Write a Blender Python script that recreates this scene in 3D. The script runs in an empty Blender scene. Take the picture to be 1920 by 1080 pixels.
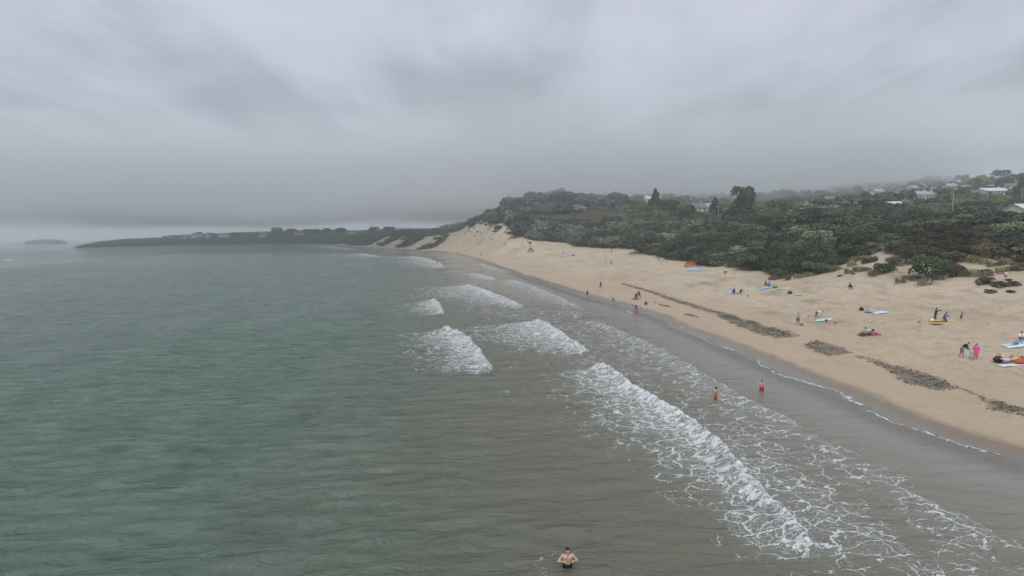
import bpy, math, random
import numpy as np
from mathutils import Vector, Matrix
R = math.radians
random.seed(7); rng = np.random.default_rng(11)
scene = bpy.context.scene
COL = scene.collection

# ------------------------------------------------------------------ camera
CAM_H = 14.0
PITCH, ROLL = math.atan(0.108), R(1.0)
cp, sp, cr, sr = math.cos(PITCH), math.sin(PITCH), math.cos(ROLL), math.sin(ROLL)
FW = np.array([0, cp, -sp]); UP0 = np.array([0, sp, cp]); RT0 = np.array([1.0, 0, 0])
RT = cr*RT0 - sr*UP0; UP = sr*RT0 + cr*UP0
cam_d = bpy.data.cameras.new('camera'); cam = bpy.data.objects.new('camera', cam_d); COL.objects.link(cam)
cam_d.sensor_width = 36.0; cam_d.lens = 18.75; cam_d.clip_start = 0.5; cam_d.clip_end = 60000
M = Matrix.Identity(4)
for i in range(3):
    M[i][0] = RT[i]; M[i][1] = UP[i]; M[i][2] = -FW[i]
M[2][3] = CAM_H
cam.matrix_world = M
scene.camera = cam

# ------------------------------------------------------------------ world: overcast deck over a Nishita sky
SUN_EL, SUN_AZ = R(58), R(200)          # azimuth clockwise from +Y
world = bpy.data.worlds.new('World'); scene.world = world; world.use_nodes = True
nt = world.node_tree; nt.nodes.clear()
def N(tree, kind, **kw):
    n = tree.nodes.new(kind)
    for k, v in kw.items():
        if k.startswith('i_'): n.inputs[k[2:].replace('_', ' ')].default_value = v
        else: setattr(n, k, v)
    return n
def math_n(tree, op, a=None, b=None, clamp=False):
    n = tree.nodes.new('ShaderNodeMath'); n.operation = op; n.use_clamp = clamp
    for k, v in ((0, a), (1, b)):
        if v is None: continue
        if isinstance(v, (int, float)): n.inputs[k].default_value = v
        else: tree.links.new(v, n.inputs[k])
    return n.outputs[0]
def maprange(tree, v, a, b, c=0.0, d=1.0, smooth=True):
    n = tree.nodes.new('ShaderNodeMapRange'); n.interpolation_type = 'SMOOTHSTEP' if smooth else 'LINEAR'
    tree.links.new(v, n.inputs[0])
    for k, x in zip((1, 2, 3, 4), (a, b, c, d)): n.inputs[k].default_value = x
    return n.outputs[0]
def mixc(tree, f, a, b, mode='MIX'):
    n = tree.nodes.new('ShaderNodeMix'); n.data_type = 'RGBA'; n.blend_type = mode
    for idx, v in ((0, f), (6, a), (7, b)):
        if isinstance(v, (int, float)): n.inputs[idx].default_value = v
        elif isinstance(v, tuple): n.inputs[idx].default_value = (*v, 1) if len(v) == 3 else v
        else: tree.links.new(v, n.inputs[idx])
    return n.outputs[2]
sky = N(nt, 'ShaderNodeTexSky', sky_type='NISHITA', sun_disc=False, sun_elevation=SUN_EL, sun_rotation=SUN_AZ)
tc = N(nt, 'ShaderNodeTexCoord'); sep = N(nt, 'ShaderNodeSeparateXYZ'); nt.links.new(tc.outputs['Generated'], sep.inputs[0])
zc = math_n(nt, 'MAXIMUM', sep.outputs[2], 0.0)
den = math_n(nt, 'ADD', zc, 0.14)
cx = math_n(nt, 'DIVIDE', sep.outputs[0], den); cy = math_n(nt, 'DIVIDE', sep.outputs[1], den)
comb = N(nt, 'ShaderNodeCombineXYZ'); nt.links.new(cx, comb.inputs[0]); nt.links.new(cy, comb.inputs[1])
def cloud_noise(scale, detail, rough, rot, sx, sy, off):
    mp = N(nt, 'ShaderNodeMapping'); mp.inputs['Rotation'].default_value = (0, 0, rot); mp.inputs['Scale'].default_value = (sx, sy, 1); mp.inputs['Location'].default_value = off
    nt.links.new(comb.outputs[0], mp.inputs[0])
    n = N(nt, 'ShaderNodeTexNoise', i_Scale=scale, i_Detail=detail, i_Roughness=rough, i_Distortion=0.25)
    nt.links.new(mp.outputs[0], n.inputs['Vector']); return n.outputs[0]
n1 = cloud_noise(0.55, 5, 0.55, R(25), 1.0, 1.0, (5.6, 2.3, 0))
n3 = cloud_noise(3.2, 6, 0.6, R(-38), 1.8, 0.6, (1.4, 2.0, 0))
n2 = cloud_noise(1.1, 6, 0.5, R(-30), 1.6, 0.8, (0.4, 5.0, 0))
nn = math_n(nt, 'ADD', math_n(nt, 'MULTIPLY', n1, 0.52), math_n(nt, 'ADD', math_n(nt, 'MULTIPLY', n2, 0.32), math_n(nt, 'MULTIPLY', n3, 0.16)))
cl = maprange(nt, nn, 0.37, 0.60)
ccol = mixc(nt, cl, (2.95, 3.20, 3.62), (4.60, 4.86, 5.46))
# an overcast sky is brighter towards the zenith
grad = math_n(nt, 'ADD', 0.80, math_n(nt, 'MULTIPLY', zc, 0.85))
gcol = N(nt, 'ShaderNodeVectorMath', operation='SCALE'); nt.links.new(ccol, gcol.inputs[0]); nt.links.new(grad, gcol.inputs['Scale'])
skymix = mixc(nt, 0.94, sky.outputs[0], gcol.outputs[0])
bg = N(nt, 'ShaderNodeBackground', i_Strength=0.1); nt.links.new(skymix, bg.inputs[0])
wo = N(nt, 'ShaderNodeOutputWorld'); nt.links.new(bg.outputs[0], wo.inputs[0])

sun_d = bpy.data.lights.new('sun', 'SUN'); sun_d.energy = 1.4; sun_d.angle = R(30); sun_d.color = (1.0, 0.96, 0.9)
sun = bpy.data.objects.new('sun', sun_d); COL.objects.link(sun)
sd = Vector((math.sin(SUN_AZ)*math.cos(SUN_EL), math.cos(SUN_AZ)*math.cos(SUN_EL), math.sin(SUN_EL)))
sun.rotation_euler = sd.to_track_quat('Z', 'Y').to_euler(); sun.location = (0, -50, 200)
vs = scene.view_settings; vs.view_transform = 'Standard'; vs.look = 'None'; vs.exposure = 0.38; vs.gamma = 1.0; vs.use_curve_mapping = False
scene.render.engine = 'CYCLES'
scene.cycles.use_denoising = True
scene.cycles.max_bounces = 6; scene.cycles.volume_bounces = 1; scene.cycles.transparent_max_bounces = 12

# ------------------------------------------------------------------ helpers
def tag(o, label=None, cat=None, group=None, kind=None):
    if label: o['label'] = label
    if cat: o['category'] = cat
    if group: o['group'] = group
    if kind: o['kind'] = kind
    return o
def link(o, parent=None):
    COL.objects.link(o)
    if parent is not None: o.parent = parent
    return o
def empty(name, loc, rz=0.0, scale=1.0):
    o = bpy.data.objects.new(name, None); o.location = loc; o.rotation_euler = (0, 0, rz); o.scale = (scale,)*3
    o.empty_display_size = 0.2
    return link(o)
def mesh_np(name, verts, faces, mats=(), smooth=False):
    """faces: numpy int array (n,3) or (n,4), or a list of tuples"""
    me = bpy.data.meshes.new(name)
    if isinstance(faces, np.ndarray):
        v = np.asarray(verts, np.float32); nf, k = faces.shape
        me.vertices.add(len(v)); me.vertices.foreach_set('co', v.ravel())
        me.loops.add(nf*k); me.loops.foreach_set('vertex_index', faces.astype(np.int32).ravel())
        me.polygons.add(nf); me.polygons.foreach_set('loop_start', np.arange(0, nf*k, k, dtype=np.int32))
        me.update(calc_edges=True)
    else:
        me.from_pydata([tuple(p) for p in verts], [], faces)
    if smooth: me.shade_smooth()
    for m in mats: me.materials.append(m)
    return me
def attr(me, name, data, typ='FLOAT'):
    a = me.attributes.new(name, typ, 'POINT')
    key = {'FLOAT': 'value', 'FLOAT_VECTOR': 'vector', 'FLOAT_COLOR': 'color', 'INT': 'value'}[typ]
    dt = np.int32 if typ == 'INT' else np.float32
    a.data.foreach_set(key, np.asarray(data, dt).ravel())
class MB:
    """collects primitive shapes into one mesh"""
    def __init__(s): s.v = []; s.f = []
    def add(s, vs_, fs_):
        o = len(s.v); s.v += [tuple(p) for p in vs_]; s.f += [tuple(i+o for i in f) for f in fs_]; return s
    def box(s, x0, x1, y0, y1, z0, z1):
        p = [(x, y, z) for z in (z0, z1) for y in (y0, y1) for x in (x0, x1)]
        return s.add(p, [(0,2,3,1), (4,5,7,6), (0,1,5,4), (2,6,7,3), (0,4,6,2), (1,3,7,5)])
    def capsule(s, p0, p1, r0, r1, n=8, caps=2):
        p0 = Vector(p0); p1 = Vector(p1); d = p1-p0; L = d.length
        d = d/L if L > 1e-6 else Vector((0, 0, 1))
        a = d.orthogonal().normalized(); b = d.cross(a)
        rings = []
        for k in range(caps): 
            t = (math.pi/2)*(1-(k+0.35)/(caps)); rings.append((p0-d*(r0*math.sin(t)), r0*math.cos(t)))
        rings.append((p0, r0)); rings.append((p1, r1))
        for k in range(caps):
            t = (math.pi/2)*((k+0.65)/caps); rings.append((p1+d*(r1*math.sin(t)), r1*math.cos(t)))
        vs_ = []; 
        for c, r in rings:
            for j in range(n):
                t = 2*math.pi*j/n; vs_.append(c+a*(r*math.cos(t))+b*(r*math.sin(t)))
        fs_ = []
        for i in range(len(rings)-1):
            for j in range(n):
                k = (j+1) % n; fs_.append((i*n+j, i*n+k, (i+1)*n+k, (i+1)*n+j))
        fs_.append(tuple(range(n-1, -1, -1))); m = (len(rings)-1)*n; fs_.append(tuple(range(m, m+n)))
        return s.add(vs_, fs_)
    def tube(s, pts, radii, n=6):
        vs_ = []; fs_ = []
        pts = [Vector(p) for p in pts]
        for i, p in enumerate(pts):
            d = (pts[min(i+1, len(pts)-1)]-pts[max(i-1, 0)]).normalized(); a = d.orthogonal().normalized()
            if abs(d.z) > 0.5: a = (Vector((1, 0, 0))-d*d.x).normalized()
            b = d.cross(a); r = radii[i] if hasattr(radii, '__len__') else radii
            for j in range(n): vs_.append(p+a*(r*math.cos(2*math.pi*j/n))+b*(r*math.sin(2*math.pi*j/n)))
        for i in range(len(pts)-1):
            for j in range(n):
                k = (j+1) % n; fs_.append((i*n+j, i*n+k, (i+1)*n+k, (i+1)*n+j))
        fs_.append(tuple(range(n-1, -1, -1))); m = (len(pts)-1)*n; fs_.append(tuple(range(m, m+n)))
        return s.add(vs_, fs_)
    def ellipsoid(s, c, rad, n=10, m=7, rot=None):
        vs_ = []; fs_ = []
        c = Vector(c)
        for i in range(m+1):
            t = math.pi*(i+0.001 if i == 0 else (i-0.001 if i == m else i))/m
            for j in range(n):
                q = Vector((rad[0]*math.sin(t)*math.cos(2*math.pi*j/n), rad[1]*math.sin(t)*math.sin(2*math.pi*j/n), rad[2]*math.cos(t)))
                if rot is not None: q = rot @ q
                vs_.append(c+q)
        for i in range(m):
            for j in range(n):
                k = (j+1) % n; fs_.append((i*n+j, (i+1)*n+j, (i+1)*n+k, i*n+k))
        return s.add(vs_, fs_)
    def mesh(s, name, mat=None, smooth=False):
        return mesh_np(name, s.v, s.f, [mat] if mat else [], smooth)
    def build(s, name, mat, parent=None, smooth=False):
        o = bpy.data.objects.new(name, s.mesh(name, mat, smooth)); return link(o, parent)

# ---- materials
_mats = {}
def pmat(name, color, rough=0.85, var=0.12, scale=3.0, spec=0.3, bump=0.0, metallic=0.0):
    """plain procedural surface: base colour broken up by noise"""
    if name in _mats: return _mats[name]
    m = bpy.data.materials.new(name); m.use_nodes = True; t = m.node_tree; b = t.nodes['Principled BSDF']
    g = N(t, 'ShaderNodeTexCoord'); n = N(t, 'ShaderNodeTexNoise', i_Scale=scale, i_Detail=4.0); t.links.new(g.outputs['Object'], n.inputs['Vector'])
    lo = tuple(c*(1-var) for c in color); hi = tuple(min(1, c*(1+var)) for c in color)
    t.links.new(mixc(t, n.outputs[0], lo, hi), b.inputs['Base Color'])
    b.inputs['Roughness'].default_value = rough; b.inputs['Specular IOR Level'].default_value = spec; b.inputs['Metallic'].default_value = metallic
    if bump:
        bn = N(t, 'ShaderNodeBump', i_Strength=bump, i_Distance=0.02); t.links.new(n.outputs[0], bn.inputs['Height']); t.links.new(bn.outputs[0], b.inputs['Normal'])
    _mats[name] = m; return m

# ------------------------------------------------------------------ terrain model (metres, sea level = 0)
def ray(px, py):
    u, v = (px-960)/1000.0, (540-py)/1000.0
    d = FW+u*RT+v*UP; return d
def at_z(px, py, z=0.0):
    d = ray(px, py); t = (z-CAM_H)/d[2]; return np.array([d[0]*t, d[1]*t])
WL = [(1920,862),(1800,826),(1700,790),(1600,745),(1500,706),(1400,664),(1300,622),(1240,593),(1180,576),(1120,561),(1060,543),(1000,524),
      (950,506),(900,487),(860,476),(830,472),(780,470),(700,464),(650,461),(600,458.5),(540,458),(480,458.7),(300,461.5),(200,463.5),(130,466)]
wl = np.array([at_z(*p) for p in WL])
coast = np.vstack([[[150,-600],[80,-150],[52,-40],[42,10]], wl, [[-640,780],[-700,900],[-720,1500],[-300,3200],[3200,3200],[3200,-600]]])
def seg_dist(P, A, B):
    d = B-A; L2 = (d**2).sum()+1e-9
    t = np.clip(((P-A)@d)/L2, 0, 1); q = P-(A+t[:, None]*d); return np.sqrt((q**2).sum(1)), t
def poly_sdf(P, poly):
    n = len(poly); best = np.full(len(P), 1e9); ins = np.zeros(len(P), bool)
    for i in range(n):
        A, B = poly[i], poly[(i+1) % n]
        d, _ = seg_dist(P, A, B); best = np.minimum(best, d)
        c = (A[1] > P[:, 1]) != (B[1] > P[:, 1])
        xin = (B[0]-A[0])*(P[:, 1]-A[1])/(B[1]-A[1]+1e-12)+A[0]
        ins ^= c & (P[:, 0] < xin)
    return np.where(ins, best, -best)
CTRL = {2300: [(30,2.5),(45,4.5),(60,10),(75,12),(110,13.5),(220,18),(400,40),(800,68),(1500,88)],
 1900: [(40,1.2),(54,2.4),(65,4),(75,6.5),(85,9.2),(95,11.3),(110,12.2),(140,13.5),(170,14.5),(220,16.5),(300,25),(400,39),(500,50),(800,67),(1500,85)],
 1700: [(55,1.8),(66,2.8),(79,4),(90,6.8),(100,9.3),(112,11),(130,12),(170,14),(230,18),(270,22),(350,30),(450,42),(600,52),(1000,66),(1500,76)],
 1500: [(60,1.3),(72,1.9),(90,2.8),(105,3.8),(118,5.2),(135,8),(150,10.3),(170,12.8),(210,16),(260,18.5),(330,24),(450,36),(600,45),(1000,60)],
 1300: [(100,2),(125,2.8),(150,3.7),(165,4.6),(185,6.5),(210,9),(260,14),(320,21),(380,26),(550,40),(900,52)],
 1200: [(130,2),(170,3),(215,4.5),(235,6.5),(260,10),(300,17),(350,25),(420,31),(600,38),(900,48)],
 1100: [(150,1.5),(200,3),(255,5.5),(290,9.5),(320,16),(360,25),(400,32),(500,36),(700,40),(1200,50)],
 1000: [(200,1.8),(240,4),(290,9),(315,13),(345,21),(390,30),(430,33),(600,35),(900,40)],
 930: [(250,2.2),(275,5),(300,9.3),(330,14.5),(352,20.0),(380,24),(420,26),(600,28),(900,40)],
 870: [(335,3),(355,8),(375,12.5),(395,16.0),(420,14.5),(500,13),(600,13),(900,15)],
 830: [(395,3),(415,8),(450,10.5),(500,11),(700,12),(1000,15)], 760: [(435,2.5),(455,7),(475,10.5),(550,11.5),(700,12),(1000,15),(1600,20)],
 650: [(605,2),(640,6),(680,8.5),(760,10),(1000,14)], 560: [(760,5),(800,9),(900,12.5),(1200,18)],
 400: [(810,6),(850,9.5),(950,11.5),(1300,14)], 250: [(815,5),(840,7.5),(950,9)], 130: [(735,3),(760,5),(850,6)], -200: [(700,3),(900,6),(1500,8)]}
cpts = np.array([((px-960)/1000.0*2.4, math.log(t)*1.6, z) for px, L in CTRL.items() for t, z in L])
def tps_k(r2): return r2*np.log(r2+1e-9)*0.5
_P = cpts[:, :2]; _n = len(_P)
_K = tps_k(((_P[:, None]-_P[None])**2).sum(-1))+np.eye(_n)*0.002
_Q = np.hstack([np.ones((_n, 1)), _P]); _A = np.block([[_K, _Q], [_Q.T, np.zeros((3, 3))]])
_w = np.linalg.solve(_A, np.concatenate([cpts[:, 2], np.zeros(3)]))
def vnoise(x, y, seed=0):
    xi = np.floor(x).astype(np.int64); yi = np.floor(y).astype(np.int64); fx = x-xi; fy = y-yi
    fx = fx*fx*(3-2*fx); fy = fy*fy*(3-2*fy)
    def hsh(a, b):
        h = (a*374761393+b*668265263+seed*1442695041) & 0xffffffff; h = ((h ^ (h >> 13))*1274126177) & 0xffffffff
        return ((h ^ (h >> 16)) & 0xffff)/65535.0
    return (hsh(xi, yi)*(1-fx)+hsh(xi+1, yi)*fx)*(1-fy)+(hsh(xi, yi+1)*(1-fx)+hsh(xi+1, yi+1)*fx)*fy
def fbm(x, y, oct=4, seed=0):
    s = 0; a = 0.5; 
    for k in range(oct): s = s+a*vnoise(x*2**k, y*2**k, seed+k*17); a *= 0.5
    return s
def sstep(a, b, x): t = np.clip((x-a)/(b-a), 0, 1); return t*t*(3-2*t)
SEABED_FIX = []          # (x, y, z, radius): bars and troughs where people stand in the water
def terrain(X, Y, full=False):
    X = np.atleast_1d(np.asarray(X, float)); Y = np.atleast_1d(np.asarray(Y, float)); P = np.stack([X, Y], 1)
    d = poly_sdf(P, coast)
    d = d+(fbm(X*0.12, Y*0.12, 3, 5)-0.45)*2.4
    Yc = np.maximum(Y*cp+0*X, 18.0)
    a = np.clip(X/Yc, -1.3, 1.5)*2.4; b = np.log(np.hypot(Yc, 0.0))*1.6
    z = np.empty(len(X))
    for i in range(0, len(X), 20000):
        q = np.stack([a[i:i+20000], b[i:i+20000]], 1)
        k = tps_k(((q[:, None]-_P[None])**2).sum(-1)); z[i:i+20000] = k@_w[:_n]+_w[_n]+q@_w[_n+1:]
    amp = sstep(4, 12, z)
    z = z+amp*((fbm(X*0.03, Y*0.03, 4, 9)-0.47)*5.0+(fbm(X*0.14, Y*0.14, 3, 3)-0.45)*1.6)
    z = z+(fbm(X*0.22, Y*0.22, 3, 21)-0.45)*0.10
    beach = np.where(d < 7, 0.10*d, 0.7+0.035*(d-7))
    w = sstep(6, 30, d); z = np.maximum(z, 0.6)
    land = (1-w)*np.minimum(beach, 1.9)+w*z
    sea = np.maximum(np.where(d > -18, 0.014*d, -0.25+0.04*(d+18)), -6)
    out = np.where(d > 0, land, sea)
    for fx, fy, fz, fr in SEABED_FIX:
        g = np.exp(-(((X-fx)**2+(Y-fy)**2)/fr**2)); out = out*(1-g)+fz*g
    return (out, d) if full else out
def hit(px, py, zoff=0.0, t0=25.0, t1=3000.0):
    """where the sight line through a pixel meets the ground"""
    d = ray(px, py)/ray(px, py)[1]
    ts = np.concatenate([np.arange(t0, 140, 0.25), np.arange(140, 600, 0.8), np.arange(600, t1, 3)])
    X = d[0]*ts; Y = d[1]*ts; Z = CAM_H+d[2]*ts; h = np.maximum(terrain(X, Y), 0.0)+zoff
    k = np.nonzero(Z <= h)[0]
    if len(k) == 0: k = [np.argmin(Z-h)]
    i = k[0]
    return np.array([X[i], Y[i], float(max(terrain(X[i], Y[i])[0], 0.0))])
def project(X, Y, Z):
    q = np.stack([X, Y, Z-CAM_H], -1); w = q@FW
    return 960+1000*(q@RT)/w, 540-1000*(q@UP)/w, w

# ------------------------------------------------------------------ where plants begin, wrack lies
VEG = [(2080,478),(1990,484),(1915,490),(1872,487),(1842,478),(1808,470),(1790,480),(1765,488),(1738,484),(1722,474),(1713,464),(1697,464),(1682,469),
       (1655,471),(1635,480),(1610,484),(1585,491),(1555,506),(1530,513),(1490,512),(1455,509),(1410,503),(1370,501),(1330,498),(1300,491),(1260,485),
       (1215,477),(1198,469),(1180,464),(1150,466),(1120,464),(1092,460),(1065,456),(1040,453),(1005,450),(982,446),(968,439),(963,430),(950,422),(935,417),
       (915,418),(895,421),(878,427),(862,433)]
vegp = np.array([hit(*p)[:2] for p in VEG])
veg_far = np.array([at_z(x, y, 3.0) for x, y in [(835,461),(812,464),(790,463),(760,460.5),(720,458),(680,456.5),(640,455.5),(610,456)]])
sand_poly = np.vstack([[[150,-600],[130,-100],[95,10],[80,40]], vegp, veg_far, wl[19::-1]+np.array([-60, -60]), [[-60,-40],[0,-600]]])
def sand_sdf(X, Y):
    P = np.stack([X, Y], 1); s = poly_sdf(P, sand_poly)+(fbm(X*0.35, Y*0.35, 3, 31)-0.45)*3.0+(fbm(X*0.25, Y*0.16, 3, 33)-0.42)*6.0*sstep(62, 78, X)*sstep(150, 120, Y)
    far = (X < (Y-380)*-0.2) & (Y > 380) & (X > -330)
    st = (vnoise((-0.48*X+0.88*Y)*0.075, (0.88*X+0.48*Y)*0.018, 91)-0.45)*110*sstep(-330, -200, X)
    return np.where(far, s+np.maximum(st, 0), s)
WRACK = [([(1165,533),(1215,548),(1270,568),(1320,583),(1380,600),(1440,618),(1500,632)], [(1495,626),(1440,612),(1380,592),(1320,576),(1270,561),(1215,543),(1168,531)]),
         ([(1340,590),(1380,612),(1420,626),(1460,636),(1500,633)], [(1440,612),(1390,596)]),
         ([(1505,648),(1530,662),(1565,668),(1592,662)], [(1570,648),(1530,638)]),
         ([(1600,668),(1660,690),(1700,722),(1760,735),(1790,730)], [(1820,738),(1760,708),(1700,692),(1640,674)]),
         ([(1790,730),(1850,750),(1900,775),(1925,788)], [(1925,768),(1860,748),(1820,736)]),
         ([(1835,748),(1850,768),(1895,778)], [(1900,770),(1860,750)]),
         ([(1230,568),(1262,577),(1240,574)], [(1228,565)]), ([(1280,592),(1312,596),(1300,590)], [(1285,588)])]
wrack_polys = [np.array([hit(*p)[:2] for p in a+b]) for a, b in WRACK]
DAMP = [((1330,530),6,1.3),((1460,548),4.5,1.2),((1520,566),3.5,1.0),((1440,587),2.2,.7),((1555,604),2.6,.9),((1545,580),2,.6),((985,462),8,2),((905,477),7,1.8),((920,484),8,1.5),((880,469),14,2.2),((960,487),10,1.6),((1000,500),8,1.4),((1355,563),2.5,.6)]
damp = [(hit(*p), a, b) for p, a, b in DAMP]

# ------------------------------------------------------------------ ground mesh
def axis(*parts):
    out = []
    for a, b, s in parts: out.append(np.arange(a, b, s))
    return np.concatenate(out)
gx = np.concatenate([axis((-1000,-120,7),(-120,16,1.6),(16,120,0.6),(120,400,2.4)), np.geomspace(400, 3100, 70)])
gy = np.concatenate([axis((-150,18,6),(18,140,0.7),(140,520,2.0),(520,1000,6.0)), np.geomspace(1000, 3100, 40)])
GX, GY = np.meshgrid(gx, gy); nx, ny = len(gx), len(gy)
gz, gd = terrain(GX.ravel(), GY.ravel(), True)
X1, Y1 = GX.ravel(), GY.ravel()
gs = sand_sdf(X1, Y1)
wr = np.zeros(len(X1))
for p in wrack_polys:
    m = (X1 > p[:, 0].min()-4) & (X1 < p[:, 0].max()+4) & (Y1 > p[:, 1].min()-4) & (Y1 < p[:, 1].max()+4)
    if m.any(): wr[m] = np.maximum(wr[m], sstep(-0.7, 0.8, poly_sdf(np.stack([X1[m], Y1[m]], 1), p)))
dm = np.zeros(len(X1))
for (c, a, b) in damp:
    ang = 0.2; ux = (X1-c[0])/a; uy = (Y1-c[1])/(b*3.0); dm = np.maximum(dm, np.exp(-(ux**2+uy**2)*1.6))
track = np.array([hit(*p)[:2] for p in [(1706,468),(1700,490),(1690,510),(1668,535),(1640,552)]])
for i in range(len(track)-1):
    dd, _ = seg_dist(np.stack([X1, Y1], 1), track[i], track[i+1]); dm = np.maximum(dm, 0.9*np.exp(-(dd/1.1)**2))
# trampled dimples on the dry sand
dry = sstep(9, 16, gd)*sstep(-1, 3, gs)
gz = gz-0.35*np.clip(dm-.3, 0, 1)*(gs > 0)*(gz > 4)+dry*((vnoise(X1*1.1, Y1*1.1, 77)-0.5)*0.13+(vnoise(X1*0.45, Y1*0.45, 78)-0.5)*0.05)
idx = np.arange(nx*ny).reshape(ny, nx)
quads = np.stack([idx[:-1, :-1].ravel(), idx[:-1, 1:].ravel(), idx[1:, 1:].ravel(), idx[1:, :-1].ravel()], 1)
keep = gd[quads].max(1) > -60
quads = quads[keep]; qs = gs[quads].mean(1); qx = X1[quads].mean(1); qy = Y1[quads].mean(1)

def ground_material():
    m = bpy.data.materials.new('sand_and_turf'); m.use_nodes = True; t = m.node_tree; b = t.nodes['Principled BSDF']
    g = N(t, 'ShaderNodeNewGeometry')
    def A(nm): return N(t, 'ShaderNodeAttribute', attribute_name=nm).outputs['Fac']
    def noise(s, det=5.0, rough=0.6, vec=None):
        n = N(t, 'ShaderNodeTexNoise', i_Scale=s, i_Detail=det, i_Roughness=rough); t.links.new(vec or g.outputs['Position'], n.inputs['Vector']); return n.outputs[0]
    mp = N(t, 'ShaderNodeMapping'); mp.inputs['Rotation'].default_value = (0, 0, R(-8)); mp.inputs['Scale'].default_value = (1.0, 0.28, 1.0); t.links.new(g.outputs['Position'], mp.inputs[0])
    big = noise(0.055, 4, 0.55); mid = noise(0.55, 6, 0.65); fine = noise(4.5, 6, 0.7); strk = noise(0.35, 6, 0.65, mp.outputs[0])
    sand = mixc(t, maprange(t, big, 0.3, 0.7), (0.412, 0.335, 0.240), (0.480, 0.402, 0.304))
    sand = mixc(t, math_n(t, 'MULTIPLY', maprange(t, strk, 0.52, 0.68), 0.6), sand, (0.300, 0.240, 0.176))
    sand = mixc(t, math_n(t, 'MULTIPLY', maprange(t, mid, 0.48, 0.68), 0.55), sand, (0.255, 0.200, 0.142))
    sand = mixc(t, math_n(t, 'MULTIPLY', maprange(t, fine, 0.50, 0.68), 0.6), sand, (0.185, 0.145, 0.100))
    tread = noise(2.1, 3, 0.55); sand = mixc(t, math_n(t, 'MULTIPLY', maprange(t, tread, 0.56, 0.66), 0.42), sand, (0.225, 0.175, 0.118))
    sand = mixc(t, math_n(t, 'MULTIPLY', maprange(t, noise(0.16, 5, 0.7, mp.outputs[0]), 0.54, 0.66), 0.40), sand, (0.27, 0.212, 0.148))
    dmp = math_n(t, 'MULTIPLY', A('damp'), maprange(t, strk, 0.38, 0.6))
    sand = mixc(t, math_n(t, 'MULTIPLY', dmp, 0.55), sand, (0.150, 0.118, 0.083))
    wet = math_n(t, 'ADD', A('shore'), math_n(t, 'MULTIPLY', math_n(t, 'SUBTRACT', mid, 0.5), 2.2))
    wf = maprange(t, wet, 0.9, 2.3, 1.0, 0.0)
    warm = maprange(t, wet, 6.0, 20.0, 1.0, 0.0)
    sand = mixc(t, math_n(t, 'MULTIPLY', warm, 0.7), sand, (0.365, 0.283, 0.196))
    sand = mixc(t, wf, sand, (0.165, 0.126, 0.084))
    vwet = maprange(t, wet, -0.8, 0.6, 1.0, 0.0)
    sand = mixc(t, math_n(t, 'MULTIPLY', vwet, 0.6), sand, (0.175, 0.160, 0.140))
    wk = maprange(t, math_n(t, 'ADD', A('wrack'), math_n(t, 'MULTIPLY', math_n(t, 'SUBTRACT', noise(1.1, 7, 0.75), 0.5), 1.5)), 0.30, 0.85)
    sand = mixc(t, math_n(t, 'MULTIPLY', wk, 0.80), sand, (0.120, 0.102, 0.080))
    turf = mixc(t, maprange(t, mid, 0.35, 0.65), (0.042, 0.052, 0.024), (0.085, 0.082, 0.042))
    turf = mixc(t, maprange(t, big, 0.5, 0.7), turf, (0.105, 0.085, 0.048))
    sm = maprange(t, math_n(t, 'ADD', A('sand'), math_n(t, 'MULTIPLY', math_n(t, 'SUBTRACT', mid, 0.5), 5.0)), -1.0, 1.2)
    t.links.new(mixc(t, sm, turf, sand), b.inputs['Base Color'])
    t.links.new(maprange(t, wf, 0.0, 1.0, 0.95, 0.22), b.inputs['Roughness'])
    b.inputs['Specular IOR Level'].default_value = 0.35
    h = math_n(t, 'ADD', math_n(t, 'MULTIPLY', noise(1.3, 6, 0.7), 0.6), math_n(t, 'MULTIPLY', noise(7.0, 4, 0.7), 0.15))
    h = math_n(t, 'MULTIPLY', h, math_n(t, 'SUBTRACT', 1.0, wf))
    bn = N(t, 'ShaderNodeBump', i_Strength=0.45, i_Distance=0.18); t.links.new(h, bn.inputs['Height']); t.links.new(bn.outputs[0], b.inputs['Normal'])
    return m
MAT_GROUND = ground_material()
def ground_piece(name, mask):
    q = quads[mask]; used, inv = np.unique(q, return_inverse=True)
    me = mesh_np(name, np.stack([X1[used], Y1[used], gz[used]], 1), inv.reshape(q.shape), [MAT_GROUND], smooth=True)
    attr(me, 'sand', gs[used]); attr(me, 'shore', gd[used]); attr(me, 'wrack', wr[used]); attr(me, 'damp', dm[used])
    o = link(bpy.data.objects.new(name, me)); tag(o, kind='structure'); return o
is_sand = qs > -2.5
is_head = (~is_sand) & (qx < (qy-380)*-0.2) & (qy > 380)
ground_piece('beach', is_sand); ground_piece('headland', is_head); ground_piece('hillside', ~(is_sand | is_head))

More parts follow.
